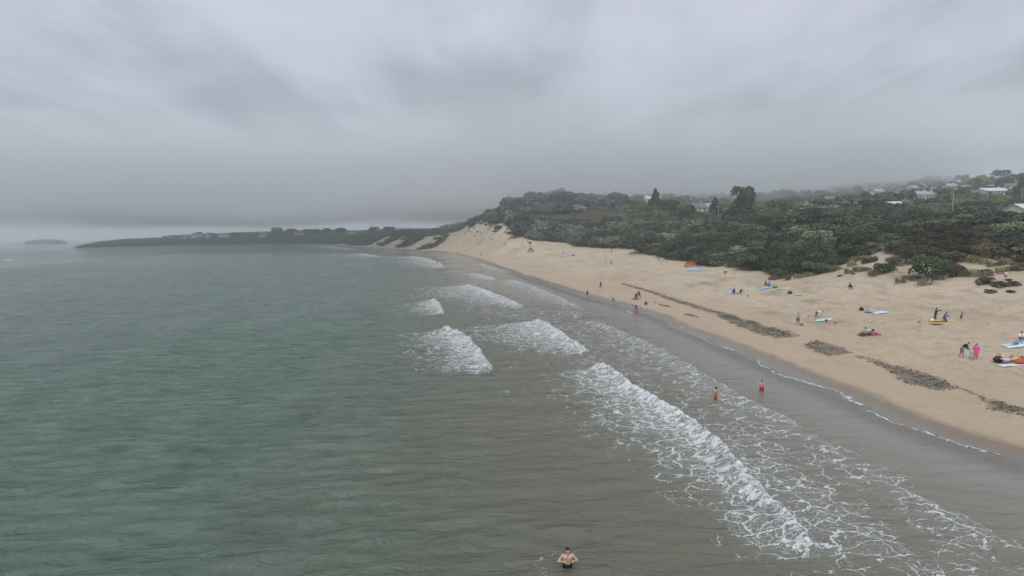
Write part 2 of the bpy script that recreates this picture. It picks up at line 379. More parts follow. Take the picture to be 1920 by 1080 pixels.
# ------------------------------------------------------------------ sea
# breakers: crest line from far to near (pixels read off at sea level), foam reach seaward at start/mid/end (m), strength, crest height
WAVES = [
 ([(1112,684),(1150,697),(1200,735),(1260,770),(1310,800),(1360,840),(1400,885),(1430,920),(1470,960),(1510,1000),(1555,1046),(1590,1080)], (4.6,5.0,2.0), 1.0, 0.50),
 ([(836,618),(862,630),(885,642),(905,665),(918,685),(921,694),(914,706)], (4.5,6.0,3.0), 1.0, 0.55),
 ([(1010,601),(1035,612),(1062,630),(1090,650),(1113,666)], (12.0,11.0,3.0), 0.90, 0.38),
 ([(1108,598),(1145,612),(1190,632),(1240,652),(1275,672),(1310,694),(1350,716),(1400,745),(1440,765),(1480,785),(1530,812)], (5,10,6), 0.60, 0.16),
 ([(1530,812),(1580,850),(1640,880),(1700,915),(1800,962),(1930,1036)], (4,5,4), 0.56, 0.08),
 ([(878,534),(910,545),(945,558),(968,568),(990,579)], (12,12,3), 0.84, 0.35),
 ([(815,563),(826,572),(832,585),(830,592)], (5,5,3), 0.95, 0.35),
 ([(958,524),(1000,536),(1035,550),(1070,566),(1104,582)], (7,8,3), 0.70, 0.18),
 ([(888,512),(910,517),(938,526)], (5,6,3), 0.80, 0.2),
 ([(1072,598),(1082,588),(1090,594)], (1.5,2,1), 0.7, 0.1),
 ([(1040,588),(1065,584),(1090,592)], (2,3,2), 0.62, 0.1),
 ([(770,480),(800,484),(825,492),(834,503)], (16,18,10), 0.74, 0.15),
 ([(905,494),(930,502),(965,512)], (5,6,4), 0.66, 0.1),
 ([(612,460.5),(640,463),(672,469)], (22,26,16), 0.7, 0.15), ([(680,475),(700,479),(722,482)], (14,18,10), 0.66, 0.2),
 ([(470,459.2),(520,459.2),(560,459.5)], (4,4,4), 0.8, 0.2),
]
SWASH = [([(1225,597),(1262,606),(1330,637),(1410,674),(1480,703),(1560,731),(1640,766),(1720,799),(1800,829),(1870,848),(1930,866)], 0.42, 0.9),
         ([(1140,571),(1165,575),(1183,588)], 0.35, 0.8), ([(1195,592),(1225,599),(1240,600)], 0.3, 0.8), ([(1060,548),(1100,560),(1145,569)], 0.5, 0.6), ([(900,489),(960,512),(1040,541)], 0.7, 0.55)]
sx = np.concatenate([-np.geomspace(9000, 260, 60), axis((-260,-110,1.7),(-110,-46,0.8),(-46,-14,0.32),(-14,40,0.2)), np.geomspace(40, 160, 60), np.geomspace(165, 900, 14)])
sy = np.concatenate([axis((-300,14,8),(14,75,0.2)), np.geomspace(75, 520, 260), np.geomspace(525, 1400, 60), np.geomspace(1420, 12000, 40)])
SX, SY = np.meshgrid(sx, sy); SX1, SY1 = SX.ravel(), SY.ravel()
SP = np.stack([SX1, SY1], 1)
sdw = np.maximum(poly_sdf(SP, coast), -75.0); foam = np.zeros(len(SP)); crest = np.zeros(len(SP)); lace = np.zeros(len(SP))
wob = (fbm(SX1*0.55, SY1*0.55, 4, 41)-0.47)*2.2
def wave_field(P, line):
    pts = [at_z(*p) for p in line]; best = np.full(len(P), 1e9); sg = np.zeros(len(P)); par = np.zeros(len(P)); L = np.cumsum([0]+[np.linalg.norm(pts[i+1]-pts[i]) for i in range(len(pts)-1)])
    for i in range(len(pts)-1):
        d, t = seg_dist(P, pts[i], pts[i+1]); D = pts[i+1]-pts[i]; D = D/np.linalg.norm(D)
        cr_ = D[0]*(P[:, 1]-pts[i][1])-D[1]*(P[:, 0]-pts[i][0])
        m = d < best; best[m] = d[m]; sg[m] = -cr_[m]; par[m] = (L[i]+t[m]*(L[i+1]-L[i]))/L[-1]
    return np.where(sg >= 0, best, -best), par, L[-1], best
for line, (w0, w1, w2), inten, hgt in WAVES:
    pts = np.array([at_z(*p) for p in line]); pad = 30
    m = (SX1 > pts[:, 0].min()-pad) & (SX1 < pts[:, 0].max()+pad) & (SY1 > pts[:, 1].min()-pad) & (SY1 < pts[:, 1].max()+pad)
    s, par, L, best = wave_field(SP[m], line)
    s = s+wob[m]*0.35
    width = np.interp(par, [0, 0.5, 1], [w0, w1, w2])*(0.65+0.8*fbm(SX1[m]*0.3, SY1[m]*0.3, 3, 53))
    endf = sstep(0, 0.05, par)*sstep(1.0, 0.95, par)
    beyond = best-np.abs(s)
    inside = sstep(-0.12, 0.12, s)
    c = inten*inside*np.clip(0.94-0.52*np.clip(s/width, 0, 9)**0.75, 0, 1)*(0.25+0.75*endf)
    c = np.maximum(c, min(1, inten*1.1)*inside*sstep(0.42 if hgt > .3 else 0.25, 0.05, s)*endf)
    far = par*0
    foam[m] = np.maximum(foam[m], c)
    crest[m] = np.maximum(crest[m], hgt*(np.where(s < .42, np.exp(-((s-0.42)/0.24)**2), np.exp(-((s-0.42)/0.62)**2))*1.05+np.exp(-(np.clip(s-0.4, 0, 99)/2.4)**2)*0.35*inside)*endf)
for line, wdt, inten in SWASH:
    pts = np.array([at_z(*p) for p in line]); pad = 10
    m = (SX1 > pts[:, 0].min()-pad) & (SX1 < pts[:, 0].max()+pad) & (SY1 > pts[:, 1].min()-pad) & (SY1 < pts[:, 1].max()+pad)
    s, par, L, best = wave_field(SP[m], line); s = s+wob[m]*0.3+(vnoise(SX1[m]*0.16, SY1[m]*0.16, 73)-0.5)*2.6
    w = 0.55*wdt*(0.3+1.3*vnoise(SX1[m]*0.3, SY1[m]*0.3, 61))*(0.5+0.9*par)
    foam[m] = np.maximum(foam[m], inten*(0.62+0.5*vnoise(SX1[m]*1.3, SY1[m]*1.3, 71))*np.exp(-(s/w)**2)*sstep(0, .04, par)*sstep(1, .97, par)); crest[m] = np.maximum(crest[m], 0.05*np.exp(-(s/w)**2))
# loose foam left floating between the breakers
surf = sstep(-34, -24, sdw)*sstep(-5.5, -11, sdw)*sstep(560, 300, SY1)*(0.12+0.88*sstep(34, 50, SY1))
patch = fbm(SX1*0.11, SY1*0.08, 4, 67)
near_r = sstep(-25, -18, sdw)*sstep(50, 30, SY1)
foam = np.maximum(foam, surf*np.clip((patch-0.36)*1.7, 0, 0.34))
foam = np.maximum(foam, near_r*np.clip(0.22+(patch-0.36)*1.5, 0, 0.50)*sstep(-5, -9, sdw))
_q = at_z(1050, 1066); _r = np.hypot(SX1-_q[0]-.2, SY1-_q[1]); foam = np.maximum(foam, 0.27*np.exp(-((_r-1.0)/.5)**2)*(SX1 < _q[0]+.3))
# wind waves and swell
sea_amp = sstep(-6, -40, sdw)
def wavetrain(lam, ang, amp, seed):
    k = 2*math.pi/lam; dx, dy = math.cos(ang), math.sin(ang)
    ph = (fbm(SX1/(lam*4), SY1/(lam*4), 2, seed)-.5)*9
    am = 0.25+1.3*vnoise(SX1/(lam*2.3), SY1/(lam*2.3), seed+5)
    w = np.sin(k*(SX1*dx+SY1*dy)+ph); return amp*am*(1-np.abs(w)*1.0+w*0.4)
gsp = np.maximum(np.gradient(sx)[None, :].repeat(len(sy), 0), np.gradient(sy)[:, None].repeat(len(sx), 1)).ravel()
hz = np.zeros(len(SP))
for lam, ang, amp, sd_ in ((9.0, R(108), .16, 1), (5.2, R(96), .13, 2), (3.1, R(117), .085, 3), (1.9, R(100), .05, 4), (2.5, R(78), .05, 6)):
    hz += wavetrain(lam, ang, amp, sd_)*sstep(lam/2.2, lam/5.0, gsp)
hz *= (0.10+0.90*sea_amp)
foam_relief = foam**2*(fbm(SX1*1.9, SY1*1.9, 3, 88)-0.4)*0.28*sstep(0.6, 0.25, gsp)
shore_z = -0.02+0*sdw
smesh_z = shore_z+(hz-0.05)*sstep(-1, -10, sdw)+crest+foam_relief
sidx = np.arange(len(SP)).reshape(len(sy), len(sx))
sq = np.stack([sidx[:-1, :-1].ravel(), sidx[:-1, 1:].ravel(), sidx[1:, 1:].ravel(), sidx[1:, :-1].ravel()], 1)
sq = sq[(sdw[sq].min(1) < 6)]
used, inv = np.unique(sq, return_inverse=True)
def sea_material():
    m = bpy.data.materials.new('sea_water'); m.use_nodes = True; t = m.node_tree; b = t.nodes['Principled BSDF']; out = t.nodes['Material Output']
    g = N(t, 'ShaderNodeNewGeometry')
    def A(nm): return N(t, 'ShaderNodeAttribute', attribute_name=nm).outputs['Fac']
    def mapped(rot, sc):
        mp = N(t, 'ShaderNodeMapping'); mp.inputs['Rotation'].default_value = (0, 0, rot); mp.inputs['Scale'].default_value = sc; t.links.new(g.outputs['Position'], mp.inputs[0]); return mp.outputs[0]
    def noise(vec, s, det=5.0, rough=0.6, dist=0.0):
        n = N(t, 'ShaderNodeTexNoise', i_Scale=s, i_Detail=det, i_Roughness=rough, i_Distortion=dist); t.links.new(vec, n.inputs['Vector']); return n
    pos = g.outputs['Position']; shore = A('shore'); fo = A('foam')
    big = noise(pos, 0.045, 4).outputs[0]; bm_ = noise(mapped(R(20), (1, .5, 1)), 0.16, 4).outputs[0]
    sh2 = math_n(t, 'ADD', shore, math_n(t, 'MULTIPLY', math_n(t, 'SUBTRACT', big, 0.5), 20.0))
    deep = mixc(t, maprange(t, bm_, 0.3, 0.7), (0.080, 0.126, 0.099), (0.110, 0.160, 0.128))
    col = mixc(t, maprange(t, sh2, -50, -24), deep, (0.128, 0.128, 0.094))
    col = mixc(t, maprange(t, sh2, -24, -9), col, (0.175, 0.163, 0.134))
    col = mixc(t, maprange(t, shore, -12, -2), col, (0.195, 0.190, 0.170))
    # foam: lace of thin bubbles round open cells, thickening to solid white at the breakers
    dn = noise(pos, 0.8, 3); dv = N(t, 'ShaderNodeVectorMath', operation='SCALE'); dv.inputs['Scale'].default_value = 1.5; t.links.new(dn.outputs['Color'], dv.inputs[0])
    av = N(t, 'ShaderNodeVectorMath', operation='ADD'); t.links.new(mapped(R(-25), (0.75, 1.15, 1)), av.inputs[0]); t.links.new(dv.outputs[0], av.inputs[1])
    def edge(sc):
        v = N(t, 'ShaderNodeTexVoronoi', feature='DISTANCE_TO_EDGE', i_Scale=sc, voronoi_dimensions='2D'); t.links.new(av.outputs[0], v.inputs['Vector']); return v.outputs['Distance']
    nz = noise(av.outputs[0], 2.3, 7, 0.66, 0.6).outputs[0]; nb = noise(pos, 0.7, 5).outputs[0]; nf = noise(av.outputs[0], 7.0, 4, 0.7).outputs[0]
    def sub(a, b_): return math_n(t, 'SUBTRACT', a, b_)
    pv_ = math_n(t, 'ADD', maprange(t, nz, 0.30, 0.70, 0, 1, False), math_n(t, 'MULTIPLY', sub(nb, 0.5), 0.9))
    pv_ = math_n(t, 'ADD', pv_, math_n(t, 'MULTIPLY', sub(nf, 0.5), 0.5))
    patch_ = maprange(t, math_n(t, 'ADD', pv_, fo), 1.11, 1.36)
    def lines(sc, wmul, lo, hi):
        w_ = math_n(t, 'MULTIPLY', math_n(t, 'ADD', fo, 0.05), wmul)
        q_ = math_n(t, 'DIVIDE', edge(sc), math_n(t, 'MULTIPLY', w_, maprange(t, nf, 0.35, 0.7, 0.3, 1.5, False)))
        return math_n(t, 'MULTIPLY', maprange(t, q_, 0.35, 1.0, 1.0, 0.0), maprange(t, math_n(t, 'ADD', nb, math_n(t, 'MULTIPLY', fo, 0.5)), lo, hi))
    fm = math_n(t, 'MAXIMUM', patch_, math_n(t, 'MAXIMUM', math_n(t, 'MULTIPLY', lines(0.95, 0.17, 0.57, 0.74), 0.85), math_n(t, 'MULTIPLY', lines(2.9, 0.22, 0.62, 0.80), 0.6)))
    fm = math_n(t, 'MULTIPLY', fm, maprange(t, fo, 0.05, 0.20))
    wash = math_n(t, 'MULTIPLY', maprange(t, fo, 0.25, 0.9), 0.40)
    col = mixc(t, wash, col, (0.34, 0.36, 0.34))
    col = mixc(t, math_n(t, 'MULTIPLY', fm, 0.92), col, (0.70, 0.73, 0.735))
    t.links.new(col, b.inputs['Base Color'])
    rg = math_n(t, 'ADD', 0.09, math_n(t, 'MULTIPLY', fm, 0.7)); t.links.new(rg, b.inputs['Roughness'])
    b.inputs['IOR'].default_value = 1.33
    w1 = noise(mapped(R(-17), (0.34, 1.2, 1)), 0.95, 6, 0.60, 0.5).outputs[0]; w2 = noise(mapped(R(-30), (0.5, 1.1, 1)), 0.28, 4, 0.5, 0.3).outputs[0]; w3 = noise(mapped(R(8), (0.55, 1.0, 1)), 4.2, 4, 0.6).outputs[0]
    calm = maprange(t, shore, -42, -18, 1.0, 0.30); calm2 = maprange(t, shore, -12, -3, 1.0, 0.3)
    h = math_n(t, 'ADD', math_n(t, 'MULTIPLY', w1, 1.45), math_n(t, 'ADD', math_n(t, 'MULTIPLY', w2, 2.0), math_n(t, 'MULTIPLY', w3, 0.10)))
    h = math_n(t, 'MULTIPLY', math_n(t, 'MULTIPLY', h, calm), calm2)
    h = math_n(t, 'ADD', h, math_n(t, 'MULTIPLY', math_n(t, 'MULTIPLY', fm, nz), 0.22))
    bn = N(t, 'ShaderNodeBump', i_Strength=0.85, i_Distance=1.0); t.links.new(h, bn.inputs['Height']); t.links.new(bn.outputs[0], b.inputs['Normal'])
    tr = N(t, 'ShaderNodeBsdfTransparent'); mx = N(t, 'ShaderNodeMixShader')
    al = maprange(t, shore, -4.0, 0.8, 1.0, 0.0); al = math_n(t, 'MAXIMUM', al, fm)
    t.links.new(al, mx.inputs[0]); t.links.new(tr.outputs[0], mx.inputs[1]); t.links.new(b.outputs[0], mx.inputs[2]); t.links.new(mx.outputs[0], out.inputs[0])
    return m
me = mesh_np('sea', np.stack([SX1[used], SY1[used], smesh_z[used]], 1), inv.reshape(sq.shape), [sea_material()], smooth=True)
attr(me, 'foam', foam[used]); attr(me, 'shore', sdw[used])
tag(link(bpy.data.objects.new('sea', me)), kind='structure')

# ------------------------------------------------------------------ plants
def leaf_material(name, trans=0.12, dark=0.65, light=1.35, default=(0.06, 0.075, 0.04)):
    m = bpy.data.materials.new(name); m.use_nodes = True; t = m.node_tree; b = t.nodes['Principled BSDF']
    a = N(t, 'ShaderNodeAttribute', attribute_type='INSTANCER', attribute_name='tint')
    g = N(t, 'ShaderNodeNewGeometry'); r = maprange(t, g.outputs['Random Per Island'], 0, 1, dark, light, False)
    v = N(t, 'ShaderNodeVectorMath', operation='SCALE'); t.links.new(a.outputs['Color'], v.inputs[0]); t.links.new(r, v.inputs['Scale'])
    t.links.new(v.outputs[0], b.inputs['Base Color']); b.inputs['Roughness'].default_value = 0.75; b.inputs['Specular IOR Level'].default_value = 0.15
    return m
LEAF = leaf_material('foliage', dark=.7, light=1.32); BLADE = leaf_material('grass_blades', dark=0.7, light=1.3)
BARK = pmat('bark', (0.075, 0.062, 0.05), 0.95, 0.3, 6.0)
def unit(v): return v/(np.linalg.norm(v, axis=-1, keepdims=True)+1e-9)
def leaf_cloud(lobes, n, size, r, squash=1.0, aspect=1.6, up=0.35):
    """leaf-sized faces spread over and a little inside overlapping lobes (x, y, z, radius)"""
    L = np.array(lobes); w = L[:, 3]**2; w = w/w.sum()
    k = r.choice(len(L), n, p=w); d = unit(r.normal(size=(n, 3))); d[:, 2] = np.where(d[:, 2] < -0.35, -d[:, 2], d[:, 2])
    rad = L[k, 3]*(0.72+0.36*r.random(n)**0.6)
    c = L[k, :3]+d*rad[:, None]*np.array([1, 1, squash])
    ins = np.zeros(n, bool)
    for q in L: ins |= (np.linalg.norm((c-q[:3])/np.array([1, 1, squash]), axis=1) < q[3]*0.66)
    c = c[~ins]; d = d[~ins]; n = len(c)
    nrm = unit(d+np.array([0, 0, up])+r.normal(size=(n, 3))*0.55)
    a = unit(np.cross(nrm, r.normal(size=(n, 3)))); b = np.cross(nrm, a)
    s = size*(0.6+0.8*r.random(n))[:, None]
    p = [c-a*s*aspect*.5, c+b*s*.5+a*s*.1, c+a*s*aspect*.5, c-b*s*.5+a*s*.1]
    V = np.stack(p, 1).reshape(-1, 3); F = np.arange(n*4).reshape(n, 4); return V, F
def shrub_mesh(seed, n=620, size=0.17, flat=0.75):
    r = np.random.default_rng(seed); k = r.integers(6, 10); lob = [(0, 0, 0.42, 0.55)]
    for i in range(k):
        a = 2*math.pi*i/k+r.random()*.6; q = 0.42+0.28*r.random(); lob.append((q*math.cos(a), q*math.sin(a), 0.2+0.42*r.random(), 0.26+0.2*r.random()))
    V, F = leaf_cloud(lob, n, size, r, flat)
    # a twiggy core so that gaps look into shade
    mb = MB()
    for i in range(5):
        a = 2*math.pi*i/5+r.random(); mb.tube([(0, 0, -0.15), (0.25*math.cos(a), 0.25*math.sin(a), 0.25), (0.5*math.cos(a), 0.5*math.sin(a), 0.5)], [0.03, 0.022, 0.01], 4)
    tv = np.array(mb.v); tf = np.array([f for f in mb.f if len(f) == 4])
    me = mesh_np('shrub', np.vstack([V, tv]), np.vstack([F, tf+len(V)]), [LEAF, BARK])
    mi = np.zeros(len(F)+len(tf), np.int32); mi[len(F):] = 1; me.polygons.foreach_set('material_index', mi); return me
def fronds_mesh(seed, n=90, h=0.8, w=0.10, lean=0.7, mat=None):
    r = np.random.default_rng(seed); a = r.random(n)*2*math.pi; q = r.random(n)**.5*0.75; base = np.stack([q*np.cos(a), q*np.sin(a), np.zeros(n)-.05], 1)
    d = r.random(n)*2*math.pi; dr = np.stack([np.cos(d), np.sin(d), np.zeros(n)], 1); sd_ = np.stack([-np.sin(d), np.cos(d), np.zeros(n)], 1)
    hh = (h*(0.6+0.7*r.random(n)))[:, None]; ln = (lean*(0.4+r.random(n)))[:, None]*hh
    mid = base+np.array([0, 0, 1])*hh*.7+dr*ln*.35; tip = base+np.array([0, 0, 1])*hh+dr*ln
    V = np.stack([base-sd_*w*.4, base+sd_*w*.4, mid+sd_*w, mid-sd_*w, tip+sd_*w*.25, tip-sd_*w*.25], 1).reshape(-1, 3)
    o = np.arange(n)[:, None]*6; F = np.vstack([o+np.array([[0, 1, 2, 3]]), o+np.array([[3, 2, 4, 5]])]); return mesh_np('fronds', V, F, [mat or LEAF])
def crown_lobes(r, kind):
    if kind == 'pine':
        lob = []
        for i in range(9):
            f = i/8; a = i*2.4; q = (1-f)*0.55; lob.append((q*math.cos(a), q*math.sin(a), 0.28+1.15*f, 0.46*(1-f*0.72)+0.05))
        return lob
    lob = [(0, 0, 0.95, 0.6)]
    for i in range(10):
        a = i*2.4+r.random(); q = 0.35+0.35*r.random(); lob.append((q*math.cos(a), q*math.sin(a), 0.55+0.75*r.random(), 0.28+0.18*r.random()))
    return lob
def crown_mesh(seed, kind, n=1100, size=0.15):
    r = np.random.default_rng(seed); V, F = leaf_cloud(crown_lobes(r, kind), n, size, r, 0.85); return mesh_np('crown', V, F, [LEAF])
def trunk_mesh(seed, kind):
    r = np.random.default_rng(seed); mb = MB(); mb.tube([(0, 0, -.15), (.02, .01, .35), (-.02, .03, .75), (0, 0, 1.2 if kind == 'pine' else 1.0)], [.07, .055, .04, .015], 7)
    for i in range(5):
        a = i*1.7+r.random(); z = .35+.12*i; mb.tube([(0, 0, z), (.25*math.cos(a), .25*math.sin(a), z+.14), (.5*math.cos(a), .5*math.sin(a), z+.3)], [.03, .02, .008], 5)
    return mb.mesh('trunk', BARK, True)
SHRUBS = [shrub_mesh(s, 2300, 0.078) for s in (1, 2, 3, 4)]
FINE_SHRUBS = [shrub_mesh(s, 3000, 0.075, 0.8) for s in (31, 32, 33, 34)]
FAR_SHRUBS = [shrub_mesh(s, 900, 0.14, 0.8) for s in (5, 6, 7)]
BRACKEN = [fronds_mesh(s, 120, .9, .10, .9) for s in (8, 9)]
MARRAM = [fronds_mesh(s, 110, .75, .035, .8, BLADE) for s in (10, 11)]
CROWNS = [crown_mesh(s, 'round') for s in (20, 21, 22)]; PINES = [crown_mesh(s, 'pine', 1000, .16) for s in (23, 24)]
TRUNKS = {'round': trunk_mesh(1, 'round'), 'pine': trunk_mesh(2, 'pine')}

def scatter_object(name, protos, pts, rotz, scl, tint, idx_):
    """one ground-cover object: plants set on points by geometry nodes"""
    me = bpy.data.meshes.new(name); v = np.asarray(pts, np.float32); me.vertices.add(len(v)); me.vertices.foreach_set('co', v.ravel()); me.update()
    attr(me, 'rot', np.stack([np.zeros(len(v)), np.zeros(len(v)), rotz], 1), 'FLOAT_VECTOR'); attr(me, 'scl', scl, 'FLOAT_VECTOR'); attr(me, 'idx', idx_, 'INT')
    attr(me, 'tint', np.hstack([tint, np.ones((len(v), 1))]), 'FLOAT_COLOR')
    o = link(bpy.data.objects.new(name, me)); tag(o, kind='stuff')
    g = bpy.data.node_groups.new(name, 'GeometryNodeTree'); g.interface.new_socket('Geometry', in_out='INPUT', socket_type='NodeSocketGeometry'); g.interface.new_socket('Geometry', in_out='OUTPUT', socket_type='NodeSocketGeometry')
    gi = g.nodes.new('NodeGroupInput'); go = g.nodes.new('NodeGroupOutput'); io = g.nodes.new('GeometryNodeInstanceOnPoints'); gti = g.nodes.new('GeometryNodeGeometryToInstance')
    mp = g.nodes.new('GeometryNodeMeshToPoints'); g.links.new(gi.outputs[0], mp.inputs[0])
    for p in reversed(protos):
        po = bpy.data.objects.new('plant_form', p); oi = g.nodes.new('GeometryNodeObjectInfo'); oi.inputs['Object'].default_value = po; g.links.new(oi.outputs['Geometry'], gti.inputs[0])
    def na(nm, typ):
        n = g.nodes.new('GeometryNodeInputNamedAttribute'); n.data_type = typ; n.inputs[0].default_value = nm; return n.outputs[0]
    g.links.new(mp.outputs[0], io.inputs['Points']); g.links.new(gti.outputs[0], io.inputs['Instance']); io.inputs['Pick Instance'].default_value = True
    g.links.new(na('idx', 'INT'), io.inputs['Instance Index'])
    e2r = g.nodes.new('FunctionNodeEulerToRotation'); g.links.new(na('rot', 'FLOAT_VECTOR'), e2r.inputs[0]); g.links.new(e2r.outputs[0], io.inputs['Rotation'])
    g.links.new(na('scl', 'FLOAT_VECTOR'), io.inputs['Scale']); g.links.new(io.outputs[0], go.inputs[0])
    md = o.modifiers.new('plants', 'NODES'); md.node_group = g
    return o
def jitter_grid(x0, x1, y0, y1, s):
    xs, ys = np.meshgrid(np.arange(x0, x1, s), np.arange(y0, y1, s)); n = xs.size
    return xs.ravel()+rng.uniform(-.45, .45, n)*s, ys.ravel()+rng.uniform(-.45, .45, n)*s
BUCK = np.array([0.115, 0.132, 0.080]); DARKG = np.array([0.052, 0.070, 0.028]); GREEN = np.array([0.075, 0.105, 0.035]); BROWN = np.array([0.125, 0.088, 0.050]); LIME = np.array([0.120, 0.150, 0.060])
plots = []
for (x0, x1, y0, y1, s) in ((40, 330, 60, 205, 1.75), (-60, 560, 205, 400, 2.6), (-140, 900, 400, 640, 4.6), (-240, 1300, 640, 1100, 9.0)):
    x, y = jitter_grid(x0, x1, y0, y1, s); px, py, w = project(x, y, np.full(len(x), 10.0))
    k = (px > -60) & (px < 2020) & ~((x < (y-380)*-0.2) & (y > 380)); x, y = x[k], y[k]
    z, d = terrain(x, y, True); sd_ = sand_sdf(x, y); k = (sd_ < 0.2) & (d > 6); plots.append(np.stack([x[k], y[k], z[k], sd_[k], np.full(k.sum(), s)], 1))
PL = np.vstack(plots); PX, PY, PW = project(PL[:, 0], PL[:, 1], PL[:, 2]); n = len(PL)
patchy = fbm(PL[:, 0]*.035, PL[:, 1]*.035, 3, 101); patch2 = fbm(PL[:, 0]*.09, PL[:, 1]*.09, 3, 103); rnd = rng.random(n)
marram = ((PX-1112)/88)**2+((PY-414)/17)**2+(patch2-.45)*1.6 < 1.0
brack = (((PX-1530)/135)**2+((PY-428)/17)**2+(patch2-.45)*2.0 < 1.0) & ~marram
field = (PX > 1780) & (PY > 402) & (PY < 416) & (PW > 150)
wood = (PW > 255) & (PX > 1180) | (PW > 410)
scrub = ~(marram | brack | field | wood)
tint = BUCK*(0.72+0.6*rnd[:, None])
f = sstep(.42, .58, patchy)[:, None]; tint = tint*(1-f*.75)+DARKG*(0.7+.6*rnd[:, None])*f*.75
front = (sstep(9, 1, -PL[:, 3]))[:, None]; tint = tint*(1-front*.6)+DARKG*1.05*front*.6
brown = (sstep(1630, 1680, PX)*sstep(432, 446, PY)*sstep(.44, .58, patch2)*(rnd < .6)*.8)[:, None]; tint = tint*(1-brown)+BROWN*(0.7+.6*rnd[:, None])*brown
lime = ((((PX-1335)/20)**2+((PY-450)/7)**2) < 1)[:, None]; tint = np.where(lime, LIME*1.25, tint)
u_ = rng.random(n); hsz = PL[:, 4]*np.where(u_ < .07, 2.1+1.0*rng.random(n), np.where(u_ < .30, 1.25+.6*rng.random(n), .62+.4*rng.random(n)))
hgt = hsz*(0.85+.5*rng.random(n))*np.where(PX > 1640, 0.85, 1.15)
hgt = np.where(hsz > PL[:, 4]*1.8, hgt*.72, hgt)
hgt = np.where(PL[:, 3] > -2.0, hgt*0.75, hgt)
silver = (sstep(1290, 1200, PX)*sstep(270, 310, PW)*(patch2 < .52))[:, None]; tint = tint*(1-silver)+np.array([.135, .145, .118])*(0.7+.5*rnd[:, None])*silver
clump = fbm(PL[:, 0]*.22, PL[:, 1]*.22, 2, 107); tint = tint*(0.42+1.5*sstep(.25, .75, clump)[:, None])
S = np.nonzero(scrub)[0]
near = S[np.argsort(PW[S])][:230]; near = near[(PX[near] > 1180) & (PX[near] < 1945)]
rest = np.setdiff1d(S, near)
for i in near:
    o = link(bpy.data.objects.new('buckthorn_bush', SHRUBS[i % 4])); o.location = (PL[i, 0], PL[i, 1], PL[i, 2]-.1); o.rotation_euler = (0, 0, rnd[i]*6.28); o.scale = (hsz[i], hsz[i]*(.8+.4*rnd[i]), hgt[i])
    o['tint'] = [float(c) for c in tint[i]]
    tag(o, 'low buckthorn bush in the dense thicket along the dune top behind the beach', 'bush', 'thicket bushes at the front of the dunes')
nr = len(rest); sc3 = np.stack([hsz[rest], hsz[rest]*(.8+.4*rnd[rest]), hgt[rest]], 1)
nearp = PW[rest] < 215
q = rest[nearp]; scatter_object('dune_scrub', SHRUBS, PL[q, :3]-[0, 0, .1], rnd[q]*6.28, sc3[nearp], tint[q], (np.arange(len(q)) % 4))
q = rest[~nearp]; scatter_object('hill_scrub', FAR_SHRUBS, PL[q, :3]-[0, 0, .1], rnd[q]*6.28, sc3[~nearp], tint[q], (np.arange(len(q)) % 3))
q = np.nonzero(brack)[0]; scatter_object('bracken', SHRUBS+BRACKEN, PL[q, :3], rnd[q]*6.28, np.stack([hsz[q]*.9, hsz[q]*.9, hsz[q]*.5], 1), np.array([.060, .112, .030])*(0.65+.6*rnd[q][:, None]), rng.integers(0, 6, len(q)))
mx_, my_ = [], []
for i in np.nonzero(marram)[0]:
    for k in range(16): mx_.append(PL[i, 0]+rng.uniform(-1.2, 1.2)); my_.append(PL[i, 1]+rng.uniform(-1.2, 1.2))
# fringe of dune grass where sand meets scrub
fr = np.nonzero((PL[:, 3] > -2.4) & (PW < 420) & ((PX < 1560) | (rnd < .3)))[0]
for i in fr:
    for k in range(2): mx_.append(PL[i, 0]+rng.uniform(-1.5, 1.5)); my_.append(PL[i, 1]+rng.uniform(-1.5, 1.5))
for (px, py, wd) in [(1745,521,6),(1461,522,4),(1535,513,5),(1656,513,3),(1675,497,2.5),(1782,518,4),(1790,492,4),(1720,488,3),(1612,507,3),(1845,513,3),(1700,470,5),(1820,475,6),(1880,490,6),(1600,495,5)]:
    p = hit(px, py)
    for k in range(int(wd*1.6)): a_ = rng.random()*6.28; q_ = wd*(.3+.45*rng.random()); mx_.append(p[0]+q_*math.cos(a_)); my_.append(p[1]+q_*math.sin(a_)*.8)
mx_ = np.array(mx_); my_ = np.array(my_); r_ = rng.random(len(mx_))
scatter_object('marram_grass', MARRAM, np.stack([mx_, my_, terrain(mx_, my_)], 1), r_*6.28, np.stack([.75+.45*r_]*3, 1), np.array([.27, .25, .15])*(0.65+.6*r_[:, None]), np.arange(len(mx_)) % 2)
q = np.nonzero(wood)[0]; q = q[(rng.random(len(q)) < np.where(PW[q] > 600, .9, .62))]
tw = np.where((patchy[q] > .5)[:, None], DARKG*1.1, GREEN)*(0.7+.7*rnd[q][:, None]); tw = np.where((rng.random(len(q)) < np.where(PX[q] > 1600, .34, .2))[:, None], LIME*(0.8+.5*rnd[q][:, None]), tw)
ws = np.clip(PL[q, 4]*(0.55+.75*rng.random(len(q))), 1.6, 6.0)
scatter_object('woodland', FAR_SHRUBS+CROWNS, PL[q, :3]-np.stack([ws*0, ws*0, ws*.25], 1), rnd[q]*6.28, np.stack([ws, ws, ws*(.75+.5*rng.random(len(q)))], 1), tw, rng.integers(0, 6, len(q)))
